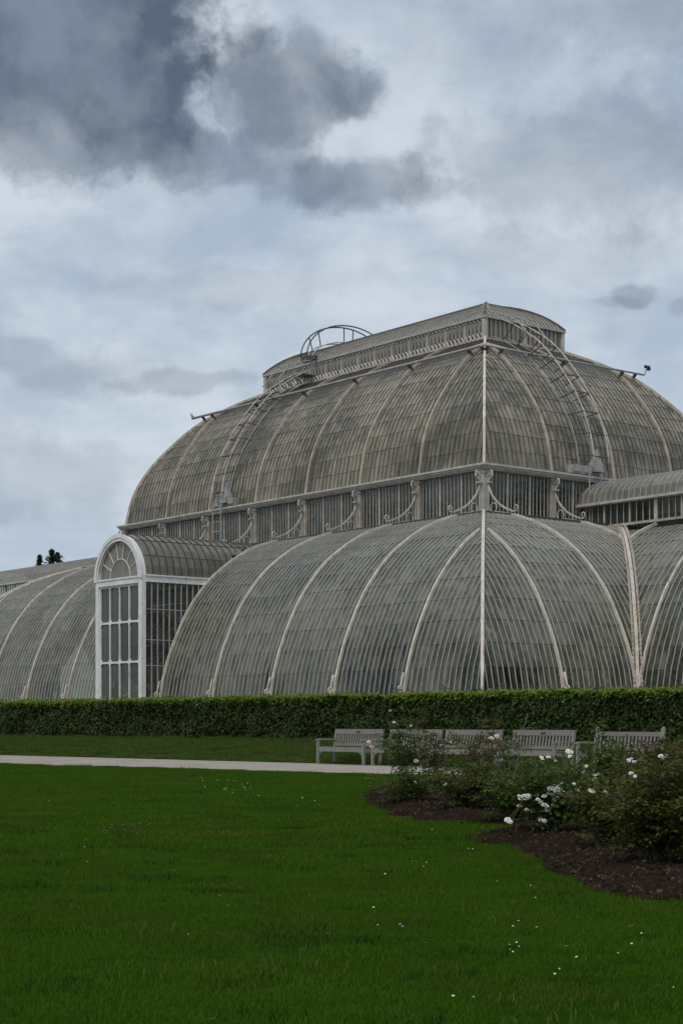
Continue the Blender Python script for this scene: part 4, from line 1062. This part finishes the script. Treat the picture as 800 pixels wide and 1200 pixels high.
f3 = np.array([mnoise.noise(Vector((a * .45, 2, 7))) for a in u3]); keep = rng.random(n3) < np.clip(.62 + f3 * 1.1, .12, 1); u3 = u3[keep]; n3 = len(u3); e3 = rng.random(n3)
up3 = e3 < .45
zz3 = np.where(up3, HH + np.abs(rng.normal(0, .035, n3)) + .05 * np.array([mnoise.noise(Vector((a * .9, 0, 3))) for a in u3]), HH - np.abs(rng.normal(0, .085, n3)))
xx3 = np.where(up3, rng.uniform(.0, .5, n3), bump(u3, zz3) + rng.normal(.03, .03, n3))
mesh_np('lit_new_growth', leaves_mesh(np.stack([xx3, u3, zz3], 1), np.tile([-.6, 0, 1.], (n3, 1)), .058, .5, rng), M['hedge_new_lit'], hedge, 'stuff')
m = MB(); m.box((HT / 2 + .10, (HU0 + HU1) / 2, HH / 2 - .06), (HT / 2 - .14, (HU1 - HU0) / 2, HH / 2 - .02)); m.build('inner_growth', M['bark'], hedge)
# shoots that stick out of the clipped top
m = MB(); rn = random.Random(8)
for px_, h in [(592, .30), (640, .25), (518, .28), (466, .22), (625, .26), (700, .20), (795, .30), (440, .16), (760, .22), (672, .2)]:
    u0 = None
    best = min(((abs(proj(to_world(HV + .5, u, 2))[0] - px_), u) for u in np.arange(-16, 30, .1)))[1]
    for _ in range(26):
        z = rn.random() * h; c = Vector((.5 + rn.gauss(0, .06), best + rn.gauss(0, .09), HH - .03 + z)); a = Vector((rn.gauss(0, 1), rn.gauss(0, 1), rn.gauss(.5, .5))).normalized() * .05; b = a.orthogonal().normalized() * .022
        m.poly([c - a, c + b, c + a, c - b])
    m.bar((.5, best, HH - .1), (.5, best, HH + h), .012, .012)
m.build('shoots', M['hedge'], hedge, kind='stuff')

# pale stone blocks glimpsed over the hedge
def u_at(px, v): return min(((abs(proj(to_world(v, u, 2))[0] - px), u) for u in np.arange(-16, 45, .05)))[1]
for lab, px_, hw, top in (('flat white stone slab just showing over the hedge, left of the porch', 21, .55, 821.2), ('small white stone lump over the hedge at the right foot of the porch', 160, .22, 818.5)):
    uu = u_at(px_, -2.2); w0 = to_world(-2.2, uu); zt = EYE + (HY - top) / F * w0.y
    t = thing('stone_block', lab, 'stone', (w0.x, w0.y, HB + .02), ANG)
    m = MB(); hgt = zt - HB - .02; m.box((0, 0, hgt / 2 - .04), (.25, hw * .8, hgt / 2 - .04)); m.build('pedestal', M['stone'], t)
    m = MB(); m.box((0, 0, hgt - .04), (.32, hw, .04)); m.build('cap', M['white'], t)

# ------------------------------------------------------------------ benches
def make_bench(rising_posts=False, plaque=True, first=[None]):
    t = thing('bench', '', 'bench', group='wooden benches along the path')
    L, Dp = 2.0, .58                                   # local: y along the bench, -x towards the path
    hw = L / 2
    ph = .97 if rising_posts else .90
    for s in (-1, 1):
        m = MB(); m.box((-Dp / 2, s * (hw - .035), .31), (.033, .033, .31)); m.build('leg', M['wood'], t)
        m = MB(); m.sweep([(Dp / 2 - .02, s * (hw - .035), 0), (Dp / 2 - .02, s * (hw - .035), .44), (Dp / 2 + .07, s * (hw - .035), ph)], (0, 1, 0), .035 if not rising_posts else .045, .03, .03)
        if rising_posts: m.tube([(Dp / 2 + .068, s * (hw - .035), ph - .02), (Dp / 2 + .07, s * (hw - .035), ph + .02), (Dp / 2 + .07, s * (hw - .035), ph + .04)], .045, 8, r1=.02)
        m.build('leg', M['wood'], t)
        m = MB(); m.sweep([(-Dp / 2 - .06, s * (hw - .035), .635), (-Dp / 2 + .1, s * (hw - .035), .655), (Dp / 2 + .01, s * (hw - .035), .645)], (0, 1, 0), .04, .018, .02); m.build('armrest', M['wood'], t)
        m = MB(); m.box((0, s * (hw - .035), .36), (Dp / 2 - .05, .02, .045)); m.build('side_rail', M['wood'], t)
        for k_, (x, z) in enumerate(((-Dp / 2 + .0, .30),)):  # curved knee brace under the apron
            m = MB(); pts = [(x, s * (hw - .07), .17), (x, s * (hw - .085), .25), (x, s * (hw - .15), .315), (x, s * (hw - .24), .335)]; m.sweep(pts, (1, 0, 0), .02, .02, .02); m.build('brace', M['wood'], t)
    m = MB(); m.box((-Dp / 2 + .0, 0, .38), (.02, hw - .07, .05)); m.build('apron', M['wood'], t)
    for k in range(6):
        m = MB(); m.box((-Dp / 2 + .03 + k * .094, 0, .445 - .004 * k), (.038, hw - (.075 if k else .005) + (0 if k else -.0), .012)); m.build('seat_slat', M['wood'], t)
    bx = lambda z: Dp / 2 - .02 + .09 * (z - .44) / .46
    m = MB(); m.box((bx(.84) - .003, 0, .845), (.022, hw - .072 if True else hw, .05)); m.build('top_rail', M['wood'], t)
    if not rising_posts:
        m = MB(); m.box((bx(.9), 0, .912), (.034, hw + .01, .014)); m.build('cap_rail', M['wood'], t)
    m = MB(); m.box((bx(.50), 0, .51), (.02, hw - .072, .035)); m.build('bottom_rail', M['wood'], t)
    ns = 17
    for k in range(ns):
        y = -hw + .10 + (L - .2) * (k + .5) / ns; m = MB(); m.sweep([(bx(.545), y, .545), (bx(.795), y, .795)], (0, 1, 0), .024, .009, .009); m.build('back_slat', M['wood'], t)
    if plaque: m = MB(); m.box((bx(.845) - .028, 0, .848), (.003, .075, .022)); m.build('plaque', M['black'], t)
    return t
def copy_tree(o, parent=None):
    c = o.copy(); COL.objects.link(c)
    if parent: c.parent = parent
    for ch in [x for x in o.children]: copy_tree(ch, c)
    return c
# back right corner pixel of each bench gives its place along the row
bench_labels = ['weathered wooden bench at the left end of the row, clear of roses', 'weathered wooden bench mostly hidden behind the tall pale pink rose canes',
                'weathered wooden bench seen through thin twiggy canes, third from the left', 'weathered wooden bench with plaque between the bare canes and the white roses', 'weathered wooden bench with posts above its top rail, right end of row']
f1 = gpx(376, 896.0); v1, u1 = to_local(f1.x, f1.y)
BVc = v1 + .29                                          # bench centre line
def bench_u(px): # u of bench centre for back right end at px
    return min(((abs(proj(to_world(BVc + .33, u - .98, .9))[0] - px), u) for u in np.arange(-20, 20, .02)))[1]
proto = make_bench(); rb = make_bench(True, False)
for k, px_ in enumerate((448, 517, 587, 672, 777)):
    b = proto if k == 0 else (rb if k == 4 else copy_tree(proto))
    if k in (1, 2):                                      # these two carry no plaque
        for ch in list(b.children):
            if ch.name.startswith('plaque'): bpy.data.objects.remove(ch)
    b['label'] = bench_labels[k]; b['group'] = 'wooden benches along the path'
    b.location = to_world(BVc, bench_u(px_), .02); b.rotation_euler = (0, 0, ANG)

# ------------------------------------------------------------------ roses
def bloom_mesh(name, mat, seed, r=.029):
    m = MB(); rn = random.Random(seed)
    for ring_, (n, rad, tilt, z) in enumerate(((6, 1.0, .35, 0), (5, .8, .8, .006), (4, .5, 1.2, .010))):
        for k in range(n):
            a = 2 * math.pi * k / n + ring_ * .5 + rn.uniform(-.15, .15); d = Vector((math.cos(a), math.sin(a), 0)); q = Vector((-d.y, d.x, 0)); L = r * rad * rn.uniform(.85, 1.15)
            c0 = d * r * .12 + Vector((0, 0, z)); c1 = d * (L * math.cos(tilt * .6)) * .65 + Vector((0, 0, z + L * .65 * math.sin(tilt))); c2 = d * L * math.cos(tilt * .7) + Vector((0, 0, z + L * math.sin(tilt) * .9 - .1 * L))
            w = L * .52
            m.v += [tuple(c0 - q * w * .3), tuple(c0 + q * w * .3), tuple(c1 + q * w), tuple(c1 - q * w), tuple(c2 + q * w * .7), tuple(c2 - q * w * .7)]
            n0 = len(m.v) - 6; m.f += [(n0, n0 + 1, n0 + 2, n0 + 3), (n0 + 3, n0 + 2, n0 + 4, n0 + 5)]; m.m += [0, 0]
    m.poly([(r * .2 * math.cos(k * 1.047), r * .2 * math.sin(k * 1.047), .014) for k in range(6)], 1)
    me = bpy.data.meshes.new(name); me.from_pydata(m.v, [], m.f); me.materials.append(mat); me.materials.append(M['stamen']); me.polygons.foreach_set('material_index', m.m); return me
blooms = {k: [bloom_mesh('rose_bloom', M[mm], s + 10 * i) for s in range(3)] for i, (k, mm) in enumerate((('w', 'petal_white'), ('p', 'petal_pink'), ('c', 'petal_cream')))}
def leaf_sprays(centres, dirs, rn, size, nl=5):
    """rose leaves: five leaflets on a short stalk, 4 tris each"""
    out = []
    for c, d in zip(centres, dirs):
        d = d.normalized(); side = d.cross(Vector((0, 0, 1)))
        if side.length < .1: side = Vector((1, 0, 0))
        side.normalize(); up = side.cross(d); s0 = size * rn.uniform(.7, 1.25)
        for k in range(nl):
            if k == 0: p, a = c + d * s0 * 2.2, d
            else:
                sg = 1 if k % 2 else -1; row = (k - 1) // 2; p = c + d * s0 * (.6 + .9 * row) + side * sg * s0 * .45; a = (d * .6 + side * sg).normalized()
            a = (a + Vector((rn.gauss(0, .25), rn.gauss(0, .25), rn.gauss(-.15, .25)))).normalized(); n = (up + Vector((rn.gauss(0, .4), rn.gauss(0, .4), rn.gauss(.3, .3)))).normalized(); b = a.cross(n).normalized() * s0 * .40; n = b.cross(a).normalized()
            L = s0 * rn.uniform(.85, 1.15)
            out.append((p, p + a * L * .5 + b + n * .1 * L, p + a * L * 1.05 - n * .12 * L, p + a * L * .5 - b + n * .1 * L))
    return out
def rose_bush(label, px_, Y, top, wpx, leaf, cane, nleaf, flowers, seed, sparse=0.0, size=.036, ncane=11, group='rose bushes in the bed', depth=1.0, drop=0.0):
    rn = random.Random(seed); X = (px_ - 400) / F * Y; h = EYE + (HY - top) / F * Y; w = wpx / F * Y / 2
    zb = max(soil_z(X, Y), .0) if inside(X, Y, bed_s) else 0.0
    t = thing('rose_bush', label, 'rose bush', (X, Y, zb), 0, group); h -= zb
    cm = MB(); cen = []; dr = []; tips = []
    for k in range(ncane):
        a = rn.uniform(0, 6.283); r = rn.uniform(.25, 1.0) ** .6; hh = h * rn.uniform(.62, 1.0) * (1 - .28 * r * r) if k else h
        end = Vector((math.cos(a) * w * r, math.sin(a) * w * r * depth, hh)); b = Vector((math.cos(a), math.sin(a), 0)) * .05
        pts = [b.lerp(end, s) + Vector((rn.gauss(0, .02), rn.gauss(0, .02), .12 * h * math.sin(math.pi * s) * r)) if 0 < s < 1 else b.lerp(end, s) for s in [j / 6 for j in range(7)]]
        cm.tube(pts, .0085, 5, r1=.0035); tips.append((pts[-1], (pts[-1] - pts[-2]).normalized()))
        # side twigs carry the leaves
        for j in range(max(4, int(nleaf / ncane / 3.2))):
            s = rn.uniform(.12 + sparse * .35, 1.0); q = pts[min(int(s * 6), 5)].lerp(pts[min(int(s * 6) + 1, 6)], s * 6 - int(s * 6))
            az = rn.uniform(0, 6.283); tl = w * rn.uniform(.15, .62) * (1.15 - .5 * s) + .03; d = Vector((math.cos(az), math.sin(az), rn.uniform(-.25, .8))).normalized(); e = q + d * tl
            e.z = min(max(e.z, .05), h * 1.0); cm.tube([q, q.lerp(e, .5) + Vector((0, 0, .02)), e], .0036, 4, r1=.0016)
            if rn.random() < .35: tips.append((e, d))
            for l in range(3):
                c = q.lerp(e, rn.uniform(.3, 1.0)); cen.append(c); dr.append((d + Vector((rn.gauss(0, .6), rn.gauss(0, .6), rn.gauss(0, .35)))))
    cm.build('canes', M[cane], t)
    quads = leaf_sprays(cen, dr, rn, size)
    Vv = np.array([tuple(p) for q in quads for p in q]); mesh_np('leaves', Vv, M[leaf], t, 'stuff')
    # blooms: spread ones on tips, plus clusters given as pixels
    def bloom(p, kind, sc_, d=None):
        o = bpy.data.objects.new('rose_bloom', blooms[kind][rn.randrange(3)]); COL.objects.link(o); o.parent = t; o.location = p; o.scale = (sc_,) * 3
        o.rotation_euler = (rn.uniform(.1, 1.1), rn.uniform(-.5, .5), rn.uniform(-.6, .6))
        s_ = MB()
    for kind, fx, fy, n, spread, sc_ in flowers:
        for q in range(n):
            Yf = Y - w * depth * rn.uniform(.25, .75); p = Vector(((fx + rn.gauss(0, spread) - 400) / F * Yf, Yf, EYE + (HY - fy - rn.gauss(0, spread * .6)) / F * Yf)) - Vector((X, Y, zb)); p.z = max(p.z, .08)
            bloom(p, kind, sc_ * rn.uniform(.8, 1.2))
            cm2 = (p, )
            STALKS.setdefault(t.name, []).append((t, p, min(tips, key=lambda e: (e[0] - p).length)[0]))
    return t
STALKS = {}
RB = [
 ('tall sparse rose bush with pale pink roses beside the leftmost gap in the benches', 466, 24.5, 831, 62, 'rose_green', 'cane_green', 330, [('p', 457, 834, 1, .5, 1.3), ('w', 462, 847, 1, .5, 1.1), ('w', 482, 851, 1, .5, 1.0), ('p', 436, 874, 2, 3, 1.4), ('w', 487, 893, 1, 1, 1.2)], .4),
 ('russet rose bush with thin dark canes in front of the second bench', 503, 26.0, 842, 66, 'rose_red', 'cane_brown', 300, [('p', 519, 874, 1, 1, 1.3), ('w', 527, 870, 1, 1, 1.0)], .35),
 ('wiry red stemmed rose bush in front of the third bench', 551, 24.5, 846, 76, 'rose_red', 'cane_brown', 230, [('p', 577, 866, 2, 2, 1.5)], .5),
 ('rose bush with one tall bare pale cane between two benches', 596, 25.5, 836, 60, 'rose_green', 'cane_pale', 200, [('w', 588, 891, 1, 1, 1.5)], .55),
 ('low leafy rose bush at the left tip of the bed', 478, 22.5, 902, 74, 'rose_green', 'cane_green', 330, [('w', 486, 918, 1, 1, 1)], 0.0),
 ('low dense rose bush beside the grass notch in the bed', 548, 20.6, 898, 96, 'rose_olive', 'cane_green', 520, [('w', 586, 922, 1, 1, 1.1), ('w', 521, 919, 1, 1, 1)], 0.0),
 ('small green rose bush left of the white clusters', 600, 18.8, 905, 74, 'rose_green', 'cane_green', 420, [('w', 585, 923, 1, 1, 1.2), ('w', 601, 936, 2, 3, 1)], 0.0),
 ('green rose bush covered with big white rose clusters', 645, 16.2, 893, 112, 'rose_green', 'cane_green', 700, [('w', 652, 928, 26, 7, 1.1), ('w', 618, 936, 11, 5, 1.05), ('w', 642, 943, 11, 5, 1.05), ('w', 595, 962, 4, 3, .95), ('w', 637, 962, 3, 3, .9), ('c', 668, 935, 5, 4, .95), ('w', 621, 950, 3, 3, .8), ('w', 675, 922, 4, 4, .8), ('w', 640, 988, 2, 2, .8)], 0.0),
 ('rose bush with scattered white roses below the fourth bench', 678, 18.6, 882, 92, 'rose_green', 'cane_green', 520, [('w', 681, 901, 8, 6, 1.0), ('w', 668, 885, 3, 3, 1.1), ('w', 697, 911, 5, 4, .95), ('w', 637, 889, 3, 4, .95), ('w', 659, 905, 4, 4, .9)], 0.0),
 ('leafy upright rose bush in front of the rightmost bench', 706, 20.0, 850, 70, 'rose_green', 'cane_green', 430, [('w', 704, 884, 9, 5, 1.1), ('w', 727, 904, 3, 3, .9), ('w', 733, 886, 2, 2, .9)], .1),
 ('brown tinged rose bush right of the white clusters, at the bed edge', 706, 14.2, 912, 84, 'rose_olive', 'cane_brown', 560, [('p', 705, 931, 2, 2, 1.1), ('c', 693, 927, 4, 3, .9)], 0.0),
 ('broad russet rose bush filling the near corner of the bed', 762, 12.6, 893, 128, 'rose_olive', 'cane_brown', 1150, [('w', 741, 908, 2, 3, .7)], 0.0),
 ('tall reddish rose bush at the right edge of the photo', 800, 14.2, 868, 104, 'rose_red', 'cane_brown', 820, [('w', 776, 888, 4, 3, .9)], 0.0),
 ('dark olive rose bush between the rightmost bench and the russet bush', 748, 17.0, 876, 84, 'rose_olive', 'cane_green', 560, [('w', 741, 893, 3, 3, .9)], 0.0),
 ('low olive rose bush at the far right foot of the bed', 826, 12.2, 925, 110, 'rose_olive', 'cane_brown', 700, [], 0.0),
 ('low rose bush beyond the path edge below the third bench', 570, 27.5, 897, 90, 'rose_green', 'cane_green', 380, [('w', 555, 905, 5, 12, .9), ('w', 610, 906, 5, 12, .9)], 0.0),
 ('low rose bush beyond the path edge below the fourth bench', 640, 27.0, 889, 90, 'rose_olive', 'cane_green', 380, [('w', 640, 899, 5, 14, .9)], 0.0),
 ('shadowed rose bush at the back right of the bed', 765, 23.0, 868, 90, 'rose_red', 'cane_brown', 420, [], 0.0),
]
for k, (lab, px_, Y, top, wpx, leaf, cane, nl, fl_, sp) in enumerate(RB):
    sz = .043 if Y > 15 else .040
    rose_bush(lab, px_, Y, top, wpx, leaf, cane, int(nl * (1.45 if sp < .3 else .95)), [(a, b, c, max(1, int(n * (1.3 if px_ == 645 else 1.0))), e, f * .84) for a, b, c, n, e, f in fl_], 100 + k, sp, sz, 12 if sp < .3 else 8, depth=1.1)
for nm, lst in STALKS.items():
    m = MB(); t = lst[0][0]
    for t, p, q in lst: m.tube([q.lerp(p, 0), q.lerp(p, .6) + Vector((0, 0, -.01)), p], .003, 4)
    m.build('flower_stalks', M['cane_green'], t, kind='stuff')

# ------------------------------------------------------------------ conifers far behind
def conifer(label, px_, Y, top, wpx, seed):
    rn = random.Random(seed); X = (px_ - 400) / F * Y; h = EYE + (HY - top) / F * Y
    t = thing('conifer', label, 'tree', (X, Y, 0), 0, 'conifers behind the glasshouse')
    m = MB(); m.tube([(0, 0, 0), (0, 0, h * .5), (0, 0, h)], .3, 7, r1=.012); m.build('trunk', M['bark'], t)
    q = []; w = wpx / F * Y
    for lv in range(34):
        d_ = 7.0 * (lv / 33) ** 1.5; z = h - d_                        # distance below the tip
        r = w * min(.12 + d_ / 1.5, 1.6) * rn.uniform(.55, 1.25)
        for b in range(rn.randint(4, 7)):
            a = rn.uniform(0, 6.283); L = r * rn.uniform(.35, 1.25); d = Vector((math.cos(a), math.sin(a), 0)); up = rn.uniform(-.25, .35)
            for k in range(14):
                s = (k + 1) / 14; c = Vector((0, 0, z)) + d * L * s + Vector((rn.gauss(0, .05), rn.gauss(0, .05), up * L * s - .15 * L * s * s + rn.gauss(0, .06)))
                e = (d * .7 + Vector((rn.gauss(0, .6), rn.gauss(0, .6), rn.gauss(0, .4)))).normalized() * .15; g = e.orthogonal().normalized() * .055
                q.append((c - e, c + g, c + e, c - g))
    mesh_np('crown', np.array([tuple(p) for a in q for p in a]), M['conifer'], t)
conifer('dark conifer tip, narrow and lowest of the three over the left wing roof', 46.5, 150, 652, 11, 1)
conifer('dark conifer tip, tallest, in the middle over the left wing roof', 60.5, 152, 645.5, 13, 2)
conifer('dark conifer tip with wide ragged crown, right of the tallest one', 67.5, 155, 649, 17, 3)
